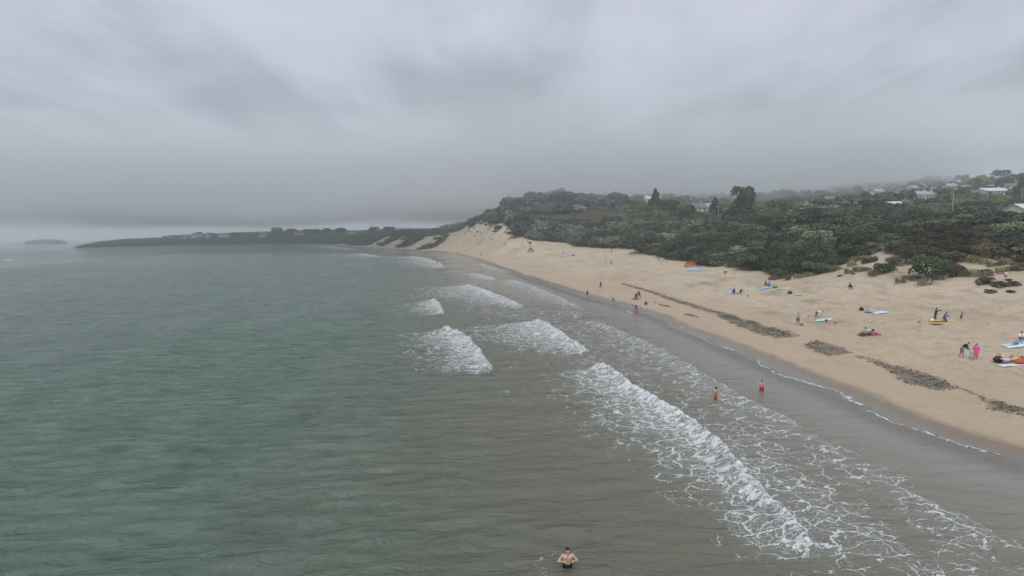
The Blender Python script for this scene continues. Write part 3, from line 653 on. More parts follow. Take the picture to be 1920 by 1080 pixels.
# headland cover
x, y = jitter_grid(-760, 40, 385, 1250, 6.5); z, d = terrain(x, y, True); sd_ = sand_sdf(x, y)
k = (x < (y-380)*-0.2) & (sd_ < -1) & (d > 9) & (poly_sdf(np.stack([x, y], 1), coast) < 330); x, y, z = x[k], y[k], z[k]; r_ = rng.random(len(x)); pt = fbm(x*.02, y*.02, 3, 7)
hs = 4.2+2.6*r_
hx, _, hw = project(x, y, z)
low = np.where(z < 11, .42, .75)
scatter_object('headland_scrub', FAR_SHRUBS, np.stack([x, y, z-.3], 1), r_*6.28, np.stack([hs, hs, hs*low], 1), np.where((pt > .47)[:, None], DARKG, GREEN*.85)*(0.7+.6*r_[:, None]), np.arange(len(x)) % 3)

def at_t(px, t, dz=0.0):
    d = ray(px, 432); x, y = d[0]*t/d[1], t; return np.array([x, y, float(terrain(x, y)[0])+dz])
def tree(px, t, h, wd, kind, tnt, label, group=None, i=0):
    p = at_t(px, t, -.2); e = empty('pine_tree' if kind == 'pine' else 'tree', p, i*1.3); k = h/(1.5 if kind == 'pine' else 1.55)
    c = link(bpy.data.objects.new('crown', (PINES if kind == 'pine' else CROWNS)[i % (2 if kind == 'pine' else 3)]), e); c.scale = (wd/2*.95, wd/2*.95, k); c['tint'] = list(tnt)
    tr = link(bpy.data.objects.new('trunk', TRUNKS[kind]), e); tr.scale = (wd/2*.9, wd/2*.9, k); tag(e, label, 'tree', group); return e
PD = (.034, .046, .026); GD = (.05, .068, .03); GL = (.085, .115, .042); GG = (.09, .105, .07)
for i, a in enumerate([
 (1388, 232, 13, 17, 'pine', PD, 'broad dark pine standing tallest above the middle of the thicket'),
 (1456, 236, 9.5, 11, 'round', GL, 'round light green tree right of the broad dark pine'),
 (1493, 240, 6.5, 6, 'round', PD, 'small dark tree beside the sandy track behind the bracken'),
 (1535, 246, 8.5, 15, 'round', GD, 'wide dark green tree behind the bracken hollow'),
 (1580, 262, 8, 11, 'round', GG, 'greyish round tree at the right end of the bracken hollow'),
 (1395, 300, 15, 14, 'round', GD, 'tall dark tree fading into mist behind the broad pine'),
 (1340, 285, 11, 9, 'pine', PD, 'narrow dark pine beside the pale slate-roofed house'),
 (1288, 285, 9, 10, 'round', GD, 'dark round tree left of the slate-roofed house'),
 (1228, 345, 14, 11, 'pine', PD, 'dark pine beside the white house on the misty hilltop'),
 (1254, 320, 9, 12, 'round', GD, 'bushy dark tree below the pine on the misty hill'),
 (1056, 425, 12, 11, 'round', GD, 'round dark tree on the crest of the grey dune hill'),
 (1022, 425, 8, 6, 'pine', PD, 'small dark pine left on the crest of the grey dune hill'),
 (1100, 440, 9, 22, 'round', PD, 'wide dark tree in mist just behind the dune crest'),
 (1696, 262, 9, 10, 'round', GL, 'light green tree above the white bungalow'),
 (1660, 255, 8, 12, 'round', GG, 'silvery tree at the edge of the mist'),
 (1745, 300, 9, 10, 'round', GD, 'dark tree behind the white bungalow with the row of windows'),
 (1908, 300, 13, 8, 'pine', PD, 'tall dark pine at the right edge of the hillside'),
 (1865, 470, 12, 16, 'round', GD, 'big dark tree on the upper slope above the row of caravans'),
 (1812, 185, 6, 12, 'round', GG, 'grey-green spreading tree behind the right-hand dune top'),
 (1716, 160, 5.5, 6, 'round', GD, 'wind-leaning dark tree on the dune top above the sand gully'),
 ]): tree(*a, i=i)
for i, (px, t, h, wd) in enumerate([(518,850,15,14),(548,850,11,16),(374,870,9,9),(398,870,7,10),(440,870,8,9),(585,840,10,18),(612,840,11,14),(638,800,10,14),(700,720,9,10),(728,700,9,14),(765,640,7,9),(795,600,6,9),(820,590,6,8)]):
    tree(px, t, h*.95+1.5, wd*1.5, 'round', PD, 'dark wind-shaped tree on the skyline of the far headland', 'trees along the headland skyline', i)
# free-standing bushes on the sand
for i, (px, py, wd, h, tn, lb) in enumerate([
 (1745, 521, 6.2, 3.6, DARKG*1.2, 'big dark green bush standing alone on the sandy dune face'),
 (1461, 522, 3.8, 2.3, DARKG*1.1, 'dark bush at the dune foot left of a small brown shrub'),
 (1476, 525, 1.7, 1.1, BROWN, 'small brown shrub beside a dark bush at the dune foot'),
 (1535, 513, 5.2, 2.3, BUCK*.8, 'grey-green mounded bush on the dune foot'),
 (1656, 513, 3.0, 1.8, DARKG*1.1, 'dark bush left of the sandy gully'),
 (1675, 497, 2.4, 1.5, BUCK*.8, 'small grey bush high beside the sandy gully'),
 (1782, 518, 3.6, 2.2, BROWN*.8, 'brown and green bush next to the big lone bush'),
 (1790, 492, 3.6, 1.8, BUCK*.75, 'bush on the sand knoll at the top of the dune face'),
 (1083, 462, 7.0, 3.0, DARKG, 'isolated dark bush on the open sand near the thicket'),
 (933, 432, 5.5, 3.4, DARKG, 'dark bush standing alone on the far white dune'),
 (928, 436, 2.8, 1.6, DARKG, 'little dark shrub below the lone bush on the far dune'),
 (1340, 498, 5.5, 3.0, DARKG*1.1, 'dark bush beside the bleached log at the beach edge'),
 (1720, 488, 3.0, 2.0, DARKG*1.1, 'dark bush on the right rim of the sandy gully')]):
    p = hit(px, py); e = empty('bush', p, i*1.9); tag(e, lb, 'bush')
    c = link(bpy.data.objects.new('foliage', FINE_SHRUBS[i % 4]), e); c.scale = (wd/1.9, wd/1.9, h*1.05); c['tint'] = [float(v) for v in tn]
    st = MB()
    for k in range(4): a = k*1.6; st.tube([(0, 0, -.3), (.1*wd*math.cos(a), .1*wd*math.sin(a), h*.3), (.22*wd*math.cos(a), .22*wd*math.sin(a), h*.55)], [.06, .045, .02], 5)
    st.build('stems', BARK, e)
EARTH = pmat('root_earth', (0.105, 0.080, 0.052), 0.95, 0.6, 5.0, bump=.6)
for i, (px, py, wd) in enumerate([(1612,507,2.4),(1588,508,1.4),(1600,514,1.0),(1575,518,1.0),(1845,513,2.6),(1843,530,3.4),(1872,537,2.8),(1858,550,1.6),(1912,505,3.5),(1905,535,2.2),(1896,548,1.2),(1630,492,3.0),(1560,497,2.4),(1890,527,1.2),(952,430,2.8),(960,429,2.4),(948,436,2.2),(890,428,3.2),(880,433,2.6),(912,423,3.0)]):
    p = hit(px, py); e = empty('turf_clump', p, i*.8); r = np.random.default_rng(50+i); mb = MB(); wd *= .72; mb.ellipsoid((0, 0, .0), (wd*.5, wd*.36, wd*.22), 18, 10)
    v = np.array(mb.v); v *= 1+(fbm(v[:, 0]*7/wd+i, v[:, 1]*7/wd+v[:, 2]*5/wd, 3, i)[:, None]-.45)*2.2; mb.v = [tuple(q_) for q_ in v]; mb.build('earth', EARTH, e, True)
    g_ = link(bpy.data.objects.new('grass', FINE_SHRUBS[i % 4]), e); g_.scale = (wd*.60, wd*.42, wd*.36); g_.location = (wd*.05, wd*.08, wd*.02); g_['tint'] = [[.075, .066, .036], [.052, .058, .03], [.09, .068, .04]][i % 3]
    tag(e, 'eroded clump of turf and brown roots slumped on the bare dune sand', 'turf clump', 'eroded turf clumps on the dune faces')

# ------------------------------------------------------------------ people
def cmat(c, kind='cloth'):
    nm = '%s_%02x%02x%02x' % (kind, *[int(255*min(1, x)) for x in c]); return pmat(nm, c, 0.9 if kind != 'skin' else 0.55, 0.14, 9.0, 0.2)
SKIN = (0.50, 0.30, 0.22); PALE = (0.58, 0.38, 0.30); TAN = (0.36, 0.20, 0.13)
PENDING = []           # (object, voxel size): bodies and clothes fused into one surface each
def down(a, side=0.0):
    return Vector((side, -math.sin(a), -math.cos(a))).normalized()
POSES = {
 'stand': dict(lean=0, hip=(4, -4), knee=(4, 4), arm=(4, -3), el=(14, 12), sp=.10, asp=.16),
 'walk': dict(lean=6, hip=(26, -16), knee=(10, 26), arm=(-24, 22), el=(20, 30), sp=.05, asp=.12),
 'pockets': dict(lean=2, hip=(6, -4), knee=(6, 4), arm=(-14, -14), el=(55, 55), sp=.09, asp=.34),
 'chest': dict(lean=6, hip=(4, 0), knee=(6, 6), arm=(6, 6), el=(112, 112), sp=.14, asp=.66, inn=.80),
 'crossed': dict(lean=2, hip=(3, -3), knee=(4, 4), arm=(18, 18), el=(95, 95), sp=.1, asp=.3, inn=.5),
 'point': dict(lean=8, hip=(8, -6), knee=(6, 6), arm=(95, 10), el=(10, 20), sp=.1, asp=.15),
 'bend': dict(lean=82, hip=(4, -10), knee=(10, 8), arm=(18, 8), el=(10, 6), sp=.12, asp=.1, look=20),
 'stoop': dict(lean=38, hip=(6, -6), knee=(8, 8), arm=(12, 4), el=(30, 34), sp=.1, asp=.1, look=25),
 'push': dict(lean=22, hip=(30, -14), knee=(14, 20), arm=(58, 58), el=(22, 22), sp=.06, asp=.08),
 'sit': dict(lean=12, hip=(112, 104), knee=(118, 104), arm=(42, 38), el=(40, 44), sp=.14, asp=.12),
 'sitback': dict(lean=-24, hip=(92, 86), knee=(36, 8), arm=(-52, -52), el=(8, 8), sp=.13, asp=.2),
 'kneel': dict(lean=16, hip=(38, 30), knee=(128, 124), arm=(34, 30), el=(50, 56), sp=.16, asp=.16),
 'crouch': dict(lean=34, hip=(124, 118), knee=(138, 136), arm=(48, 44), el=(30, 30), sp=.2, asp=.12),
 'lie': dict(lean=-88, hip=(92, 88), knee=(2, 30), arm=(84, 80), el=(30, 10), sp=.1, asp=.3),
 'prone': dict(lean=84, hip=(-88, -92), knee=(0, 4), arm=(150, 150), el=(20, 20), sp=.1, asp=.5, look=-30),
}
def build_person(px, py, yaw, h, pose, label, skin=SKIN, hair=(.03,.02,.015), top=None, sleeve=1.0, bottom=None, leg=1.0, skirt=None, longhair=False, hat=None, sink=0.0, shoes=None, loc=None, vox=0.034, detail=False, wide=1.0):
    P = POSES[pose]; s = h/1.75; S_ = lambda v: v*s
    lean = R(P['lean']); tdir = Vector((0, -math.sin(lean), math.cos(lean))); fdir = Vector((0, -math.cos(lean), -math.sin(lean)))
    child = h < 1.3; hd = 1.22 if child else 1.0
    pel = Vector((0, 0, 0)); ch = pel+tdir*.40; sh = pel+tdir*.50; nk = pel+tdir*.58; look = lean+R(P.get('look', 8))
    hdir = Vector((0, -math.sin(look), math.cos(look))); hf = Vector((0, -math.cos(look), -math.sin(look))); head = nk+hdir*(.115*hd)
    limbs = {}
    for i, sd_ in enumerate((-1, 1)):
        a = R(P['hip'][i]); k = R(P['knee'][i]); spl = sd_*P['sp']
        hp = pel+Vector((sd_*.092, 0, 0)); kn = hp+down(a, spl)*.42; an = kn+down(a-k, spl*.3)*.41
        fdv = Vector((sd_*.12, -math.cos(a-k), math.sin(a-k))).normalized(); toe = an+fdv*.16; heel = an-fdv*.05
        limbs['leg', i] = (hp, kn, an, toe, heel)
        a2 = R(P['arm'][i]); e = R(P['el'][i]); so = sh+Vector((sd_*.185*wide, 0, 0))-tdir*.02
        el = so+Vector((sd_*math.sin(P['asp']), -math.sin(a2)*math.cos(P['asp']), -math.cos(a2)*math.cos(P['asp'])))*.29
        fd = Vector((-sd_*P.get('inn', .12), -math.sin(a2+e), -math.cos(a2+e))).normalized(); wr_ = el+fd*.25; hn = wr_+fd*.08
        limbs['arm', i] = (so, el, wr_, hn, fd)
    def body_into(mb, g=0.0, parts=('torso', 'arms', 'legs', 'head'), slv=1.0, lg=1.0):
        W = wide
        if 'torso' in parts:
            for sd_ in (-1, 1):
                mb.capsule(pel+Vector((sd_*.075, 0, 0))-tdir*.02, pel+tdir*.2+Vector((sd_*.055, 0, 0)), .108+g, .098*W+g, 9); mb.capsule(pel+tdir*.2+Vector((sd_*.055, 0, 0)), ch+Vector((sd_*.085*W, 0, 0))+fdir*.01, .098*W+g, .112+g, 9)
                mb.capsule(ch+Vector((sd_*.07, 0, 0)), sh+Vector((sd_*.15*W, 0, 0))-tdir*.03, .105+g, .068+g, 8)
        if 'hips' in parts:
            for sd_ in (-1, 1): mb.capsule(pel+Vector((sd_*.075, 0, 0))+tdir*.09, pel+Vector((sd_*.08, 0, 0))-tdir*.03, .108+g, .115+g, 9)
        if 'legs' in parts:
            for i in (0, 1):
                hp, kn, an, toe, heel = limbs['leg', i]
                l1 = min(1, lg*2); k2 = hp.lerp(kn, l1); mb.capsule(hp, k2, .092+g, .092+(.060-.092)*l1+g, 8)
                if lg > .5:
                    l2 = min(1, lg*2-1); mb.capsule(kn, kn.lerp(an, l2), .058+g, .058+(.040-.058)*l2+g, 8)
                    if g == 0: mb.capsule(kn.lerp(an, .1), kn.lerp(an, .55)+(heel-an)*.3, .05, .046, 7)
        if 'feet' in parts:
            for i in (0, 1): hp, kn, an, toe, heel = limbs['leg', i]; mb.capsule(heel, toe, .042+g, .030+g, 7); mb.capsule(an, heel, .038+g, .04+g, 7)
        if 'arms' in parts:
            for i in (0, 1):
                so, el, wr_, hn, fd = limbs['arm', i]; l1 = min(1, slv*2); mb.capsule(so, so.lerp(el, l1), .056+g, .056+(.043-.056)*l1+g, 8)
                if slv > .5: l2 = min(1, slv*2-1); mb.capsule(el, el.lerp(wr_, l2), .043+g, .043+(.029-.043)*l2+g, 7)
                if g == 0: mb.capsule(wr_, hn, .03, .036, 7)
        if 'head' in parts:
            mb.capsule(sh+tdir*.0, nk+hdir*.05, .062, .055, 8); rot = Matrix((Vector((1, 0, 0)), -hf, hdir)).transposed()
            mb.ellipsoid(head, (.076*hd, .095*hd, .118*hd), 12, 9, rot); mb.ellipsoid(head+hf*.05-hdir*.06, (.05, .05, .045), 8, 6, rot)
            mb.capsule(head+hf*.088*hd+hdir*.015, head+hf*.105*hd-hdir*.025, .010, .016, 6); 
            for sd_ in (-1, 1): mb.ellipsoid(head+Vector((sd_*.08*hd, 0, 0)), (.014, .026, .034), 6, 5, rot)
    mb = MB(); body_into(mb, 0.0, ('torso', 'arms', 'legs', 'feet', 'head'))
    zmin = min(v[2] for v in mb.v)
    if loc is None: p = hit(px, py); p[2] = float(terrain(p[0], p[1])[0]) if sink == 0 else -sink
    else: p = np.array(loc, float)
    ob = mb.build('person', cmat(skin, 'skin')); ob.location = (p[0], p[1], p[2]-zmin*s-.015); ob.rotation_euler = (0, 0, yaw); ob.scale = (s,)*3
    PENDING.append((ob, vox, [(limbs['arm', i], -1 if i == 0 else 1) for i in (0, 1)]))
    tag(ob, label, 'person')
    def cloth(nm, col, g, **kw):
        c = MB(); body_into(c, g, **kw); o = c.build(nm, cmat(col)); o.parent = ob; PENDING.append((o, vox, None)); return o
    if top: cloth('top', top, .016, parts=('torso', 'arms'), slv=sleeve)
    if bottom: cloth('shorts' if leg < .6 else 'trousers', bottom, .014, parts=('hips', 'legs'), lg=leg)
    if skirt:
        col, ln = skirt; c = MB(); kn = (limbs['leg', 0][1]+limbs['leg', 1][1])/2; hp = pel
        bottomp = hp.lerp(kn, ln); c.capsule(hp+tdir*.12, hp, .13, .16, 12, 1)
        for sd_ in (-1, 1): c.capsule(hp+Vector((sd_*.06, 0, 0)), bottomp+Vector((sd_*.09, 0, 0)), .14, .15, 10, 1)
        o = c.build('skirt', cmat(col)); o.parent = ob; PENDING.append((o, vox, None))
    if shoes: cloth('shoes', shoes, .012, parts=('feet',))
    rot = Matrix((Vector((1, 0, 0)), -hf, hdir)).transposed()
    hb = MB(); hb.ellipsoid(head+hdir*.028-hf*.022, (.086*hd, .098*hd, .108*hd), 12, 8, rot)
    if longhair: hb.capsule(head-hf*.06, sh-fdir*.11-tdir*.02, .075, .06, 8)
    hb.build('hair', cmat(hair, 'hair'), ob, True)
    if hat: q = MB(); q.ellipsoid(head+hdir*.075-hf*.01, (.092*hd, .105*hd, .075*hd), 10, 6, rot); q.ellipsoid(head+hdir*.055+hf*.08, (.08, .09, .012), 10, 5, rot); q.build('hat', cmat(hat), ob, True)
    if detail:
        for sd_ in (-1, 1):
            MB().ellipsoid(head+hf*.088+Vector((sd_*.03, 0, 0))+hdir*.012, (.011, .007, .007), 8, 5, rot).build('eye', cmat((.05, .03, .02), 'eye'), ob)
            MB().capsule(head+hf*.09+Vector((sd_*.018, 0, 0))+hdir*.032, head+hf*.086+Vector((sd_*.045, 0, 0))+hdir*.034, .005, .004, 6).build('eyebrow', cmat(hair, 'hair'), ob)
            MB().ellipsoid(ch+Vector((sd_*.085, 0, 0))+fdir*.120+tdir*.03, (.014, .006, .014), 8, 5).build('nipple', cmat((.30, .13, .10), 'skin'), ob)
        MB().capsule(head+hf*.094-hdir*.048+Vector((-.022, 0, 0)), head+hf*.094-hdir*.048+Vector((.022, 0, 0)), .006, .006, 6).build('mouth', cmat((.34, .12, .10), 'skin'), ob)
    return ob
def finger_set(mb, arm, sd_):
    so, el, wr_, hn, fd = arm; side = fd.cross(Vector((0, 0, 1))); side = side.normalized() if side.length > .1 else Vector((1, 0, 0)); nrm = side.cross(fd).normalized()
    for k, (o, L) in enumerate(((-.028, .062), (-.010, .075), (.010, .070), (.027, .055))):
        b = hn+side*o+fd*.015; m_ = b+fd*L*.55-nrm*.008; t_ = m_+fd*L*.38-nrm*.028; mb.capsule(b, m_, .0095, .0088, 6, 1); mb.capsule(m_, t_, .0088, .007, 6, 1)
    b = wr_+fd*.035+side*(.03*sd_); m_ = b+side*(.032*sd_)+fd*.03; t_ = m_+fd*.035+side*.004*sd_-nrm*.012; mb.capsule(b, m_, .012, .0105, 6, 1); mb.capsule(m_, t_, .0105, .008, 6, 1)
def finish_people():
    for o, vox, hands in PENDING:
        md = o.modifiers.new('fuse', 'REMESH'); md.mode = 'VOXEL'; md.voxel_size = vox*.82; md.use_smooth_shade = True
        sm = o.modifiers.new('smooth', 'SMOOTH'); sm.factor = .5; sm.iterations = 2
    dg = bpy.context.evaluated_depsgraph_get(); dg.update(); new = []
    for o, vox, hands in PENDING: new.append(bpy.data.meshes.new_from_object(o.evaluated_get(dg)))
    for (o, vox, hands), me in zip(PENDING, new):
        o.modifiers.clear(); old = o.data
        if hands:
            fb = MB()
            for arm, sd_ in hands: finger_set(fb, arm, sd_)
            v = np.empty(len(me.vertices)*3, np.float32); me.vertices.foreach_get('co', v); v = v.reshape(-1, 3)
            faces = [tuple(p.vertices) for p in me.polygons]; n0 = len(v); faces += [tuple(i+n0 for i in f) for f in fb.f]
            m2 = bpy.data.meshes.new('person'); m2.from_pydata(v.tolist()+fb.v, [], faces); m2.shade_smooth(); m2.materials.append(old.materials[0]); me = m2
        o.data = me
        if not me.materials: me.materials.append(old.materials[0])
BLK = (.016, .016, .018); NAVY = (.025, .035, .08); WHT = (.72, .73, .76); GREY = (.33, .34, .38); DEN = (.11, .15, .22); RED = (.48, .035, .04); TEAL = (.22, .62, .64); PINK = (.72, .10, .36)
def yawd(d): return R(d)
BP = build_person
fm_xy = at_z(1064, 1070, 0.0); SEABED_FIX.append((fm_xy[0], fm_xy[1], -.86, 6))
BP(0, 0, yawd(4), 1.80, 'chest', 'bare-chested man in black shorts wading thigh-deep in the foreground', PALE, bottom=BLK, leg=.42, loc=(fm_xy[0], fm_xy[1], -.66), vox=.018, detail=True, wide=1.12)
q = at_z(1341, 757); BP(0, 0, yawd(60), 1.6, 'walk', 'bare-chested boy in red shorts walking through shallow foam', SKIN, bottom=RED, leg=.42, loc=(q[0], q[1], -.12), vox=.024)
q = at_z(1428, 735); BP(0, 0, yawd(-30), 1.55, 'crossed', 'bare-chested boy in crimson shorts standing knee-deep with arms folded', SKIN, bottom=(.50, .03, .09), leg=.42, loc=(q[0], q[1], -.42), vox=.024)
BP(1496, 610, yawd(170), 1.74, 'stand', 'man in grey shirt and green shorts with his back turned', SKIN, top=GREY, sleeve=.45, bottom=(.085, .14, .125), leg=.5)
BP(1531, 597, yawd(75), 1.68, 'bend', 'person in white top and jeans bending over a mint towel', SKIN, top=WHT, sleeve=.4, bottom=DEN, leg=.95)
BP(1517, 595, yawd(20), .92, 'stand', 'toddler in a pale lilac top near the bending person', PALE, top=(.62, .56, .64), sleeve=.8, skirt=((.62, .56, .64), .7))
BP(1753, 602, yawd(60), 1.62, 'point', 'dark-clad person with one arm raised beside the yellow surfboard', SKIN, top=BLK, sleeve=.9, bottom=(.075, .065, .045), leg=.9, hat=BLK)
BP(1770, 604, yawd(20), 1.68, 'kneel', 'person in blue checked shirt kneeling on the yellow surfboard', SKIN, top=(.14, .17, .36), sleeve=.9, bottom=(.10, .08, .07), leg=.5)
BP(1802, 600, yawd(70), .98, 'point', 'toddler in blue jacket reaching out on bare sand', PALE, top=(.12, .19, .38), sleeve=1, bottom=BLK, leg=.6)
BP(1803, 670, yawd(70), 1.76, 'stoop', 'man in black jacket and denim shorts stooping towards a sitting child', SKIN, top=BLK, sleeve=1, bottom=(.16, .20, .26), leg=.62, hair=(.12, .08, .05))
BP(1829, 674, yawd(-10), 1.58, 'pockets', 'long-haired person in a bright pink hooded robe', SKIN, top=PINK, sleeve=1, skirt=(PINK, .95), longhair=True, hair=(.07, .04, .03))
BP(1818, 674, yawd(10), 1.0, 'sit', 'small child in turquoise sitting on the sand between two adults', SKIN, top=TEAL, sleeve=.8, bottom=TEAL, leg=.8)
BP(1885, 525, yawd(150), 1.4, 'walk', 'child in pale pink top climbing the right-hand dune', PALE, top=(.62, .48, .58), sleeve=.5, bottom=(.30, .16, .14), leg=.4)
BP(1592, 542, yawd(40), 1.66, 'sit', 'lone figure in dark maroon sitting at the foot of the gully', SKIN, top=(.07, .03, .045), sleeve=1, bottom=(.06, .04, .05), leg=1)
BP(1628, 630, yawd(60), 1.66, 'sitback', 'person in grey top and navy shorts sitting on a red rug', SKIN, top=(.42, .44, .48), sleeve=.8, bottom=NAVY, leg=.5)
BP(1377, 551, yawd(-60), 1.68, 'sit', 'person in navy hoodie sitting on a blue towel, left of a pair', SKIN, top=NAVY, sleeve=1, bottom=NAVY, leg=1, longhair=True)
BP(1388, 551, yawd(-70), 1.70, 'sitback', 'person in black top with bare legs sitting beside the navy hoodie', SKIN, top=BLK, sleeve=.9, bottom=BLK, leg=.35)
BP(1434, 537, yawd(50), 1.68, 'sit', 'dark-haired person in olive top sitting on a blue mat', SKIN, top=(.06, .08, .06), sleeve=.8, bottom=(.05, .11, .14), leg=1)
BP(1442, 538, yawd(-20), 1.60, 'sit', 'person in teal top sitting on a blue mat near a green bag', SKIN, top=(.05, .26, .34), sleeve=.8, bottom=(.04, .12, .2), leg=1)
BP(1126, 541, yawd(60), 1.78, 'walk', 'man in black jacket walking along the sand above the swash', SKIN, top=BLK, sleeve=1, bottom=(.03, .035, .035), leg=1, shoes=(.5, .5, .48))
BP(1101, 557, yawd(30), 1.62, 'crossed', 'bather in dark trunks standing at the water edge, left of the walkers', PALE, bottom=BLK, leg=.35, top=(.05, .05, .05), sleeve=.1)
BP(1151, 567, yawd(-100), 1.25, 'stoop', 'child in rust-brown jacket walking at the water edge', SKIN, top=(.22, .06, .035), sleeve=1, bottom=BLK, leg=.7)
BP(1167, 568, yawd(-80), 1.15, 'walk', 'child in white top and cap at the water edge', PALE, top=WHT, sleeve=1, bottom=(.6, .6, .62), leg=.4, hat=WHT)
p_push = hit(1199, 560)
BP(1199, 560, yawd(-62), 1.72, 'push', 'person in dark clothes leaning into a black pushchair', SKIN, top=BLK, sleeve=1, bottom=(.03, .035, .05), leg=1)
BP(1192, 581, yawd(-60), 1.62, 'bend', 'person in navy trousers bending over at the waterline', SKIN, top=(.42, .40, .44), sleeve=.6, bottom=NAVY, leg=.8)
BP(1194, 591, yawd(160), 1.25, 'stand', 'girl in a pink swimsuit dress paddling at the waterline', SKIN, top=(.62, .10, .18), sleeve=.3, skirt=((.62, .10, .18), .9), longhair=True)
BP(1211, 582, yawd(10), 1.72, 'stand', 'person in black top and white trousers at the water edge', SKIN, top=BLK, sleeve=.7, bottom=WHT, leg=1)
BP(1146, 498, yawd(0), 1.66, 'stand', 'person in a red dress standing right of the warning sign', SKIN, top=RED, sleeve=.4, skirt=(RED, .9))
BP(1147, 475, yawd(10), 1.60, 'walk', 'person in a red jacket near the thicket path', SKIN, top=(.38, .06, .05), sleeve=1, bottom=BLK, leg=.8)
BP(1161, 489, yawd(80), .95, 'stand', 'small pale child standing alone right of the red dress', PALE, top=(.45, .40, .34), sleeve=.5, bottom=(.40, .34, .28), leg=.5)
BP(1056, 479, yawd(10), 1.6, 'stoop', 'person in maroon behind the white windbreak', SKIN, top=(.20, .05, .07), sleeve=1, bottom=BLK, leg=1)
BP(1064, 477, yawd(-10), 1.75, 'stand', 'person in white shirt and black hat behind the white windbreak', SKIN, top=WHT, sleeve=.8, bottom=GREY, leg=.9, hat=BLK)
BP(1305, 499, yawd(20), 1.72, 'stand', 'person in pale blue shirt standing beside the orange tent', SKIN, top=(.55, .66, .72), sleeve=.8, bottom=(.13, .11, .13), leg=.9, hair=(.4, .36, .3))
BP(1314, 497, yawd(-60), 1.70, 'sit', 'person in grey sitting against the bushes right of the orange tent', SKIN, top=(.30, .32, .29), sleeve=1, bottom=(.05, .05, .05), leg=1)
BP(903, 480, yawd(20), 1.78, 'walk', 'person in black walking alone beside the far swash', SKIN, top=BLK, sleeve=1, bottom=BLK, leg=1)
q = at_z(820, 495); BP(0, 0, yawd(0), 1.75, 'stand', 'distant bather standing in the far white surf', SKIN, top=(.14, .04, .05), sleeve=.2, bottom=BLK, leg=.4, loc=(q[0], q[1], -.35), vox=.04)
for (x, y, hh, po, yw, tp, bt, lb) in [
 (873, 439, 1.75, 'stand', 0, BLK, (.1, .09, .1), 'leftmost dark figure of the group below the far dune'),
 (884, 438, 1.7, 'walk', 80, BLK, NAVY, 'slim dark figure second from left below the far dune'),
 (888, 439, 1.3, 'walk', -60, (.35, .38, .42), DEN, 'child in pale grey among the figures below the far dune'),
 (890, 444, 1.75, 'walk', 20, (.04, .06, .05), BLK, 'dark green figure walking below the far dune group'),
 (901, 438, 1.7, 'stand', 180, (.14, .07, .06), BLK, 'brown-clad figure at the right of the group below the far dune'),
 (909, 450, 1.4, 'stand', 10, (.2, .21, .23), BLK, 'child in grey beside the person with the buggy on the far sand'),
 (917, 453, 1.2, 'stand', 0, (.5, .42, .36), (.38, .3, .25), 'pale child left of the tall black figure on the far sand'),
 (922, 452, 1.85, 'stand', 0, BLK, BLK, 'tall black-clad figure on the far sand'),
 (945, 460, 1.7, 'push', 50, BLK, (.03, .03, .03), 'person in black pushing a pale pushchair on the far sand'),
 (905, 450, 1.7, 'bend', 70, BLK, BLK, 'person in black bending over on the far sand'),
 (975, 472, 1.2, 'stand', 0, (.35, .2, .16), (.5, .45, .42), 'child standing left of the grey beach shelter'),
 (990, 457, 1.75, 'stand', 20, BLK, (.5, .5, .52), 'person in black top by the thicket edge beside dark bags'),
 (1013, 455, 1.7, 'sitback', -60, (.42, .43, .45), NAVY, 'person reclining on the sand near the thicket edge'),
 (1087, 464, 1.6, 'sit', -20, (.36, .33, .3), (.1, .1, .1), 'person sitting in front of the isolated dark bush'),
 (1234, 489, 1.6, 'sit', 30, (.4, .38, .36), (.12, .1, .1), 'lone person sitting by the thicket left of the orange tent'),
 (758, 468, 1.75, 'walk', 60, BLK, BLK, 'left one of two tiny walkers on the distant beach'),
 (767, 468, 1.7, 'walk', -60, BLK, NAVY, 'right one of two tiny walkers on the distant beach')]:
    BP(x, y, yawd(yw), hh, po, lb, SKIN, top=tp, sleeve=.9, bottom=bt, leg=.9, vox=.045)
BP(1913, 640, yawd(-20), 1.62, 'sit', 'dark-haired person in white sitting at the right edge of the beach', SKIN, top=WHT, sleeve=.6, bottom=DEN, leg=.9)
BP(1906, 647, yawd(-70), 1.20, 'sitback', 'dark-haired child lying back on the striped blue mat', SKIN, top=(.30, .36, .42), sleeve=.8, bottom=DEN, leg=.9)
BP(1890, 682, yawd(85), 1.68, 'lie', 'sunbather in pale grey lying on the sand beside a dark rucksack', SKIN, top=(.48, .50, .54), sleeve=.9, bottom=(.42, .44, .48), leg=.9)
BP(1903, 678, yawd(95), 1.62, 'prone', 'sunbather in orange and yellow lying behind another sunbather', SKIN, top=(.66, .24, .06), sleeve=.6, bottom=(.62, .5, .12), leg=.5)
BP(1631, 624, yawd(-70), 1.6, 'lie', 'person with navy jacket lying behind the red rug', SKIN, top=NAVY, sleeve=1, bottom=(.5, .5, .54), leg=.8)
finish_people()

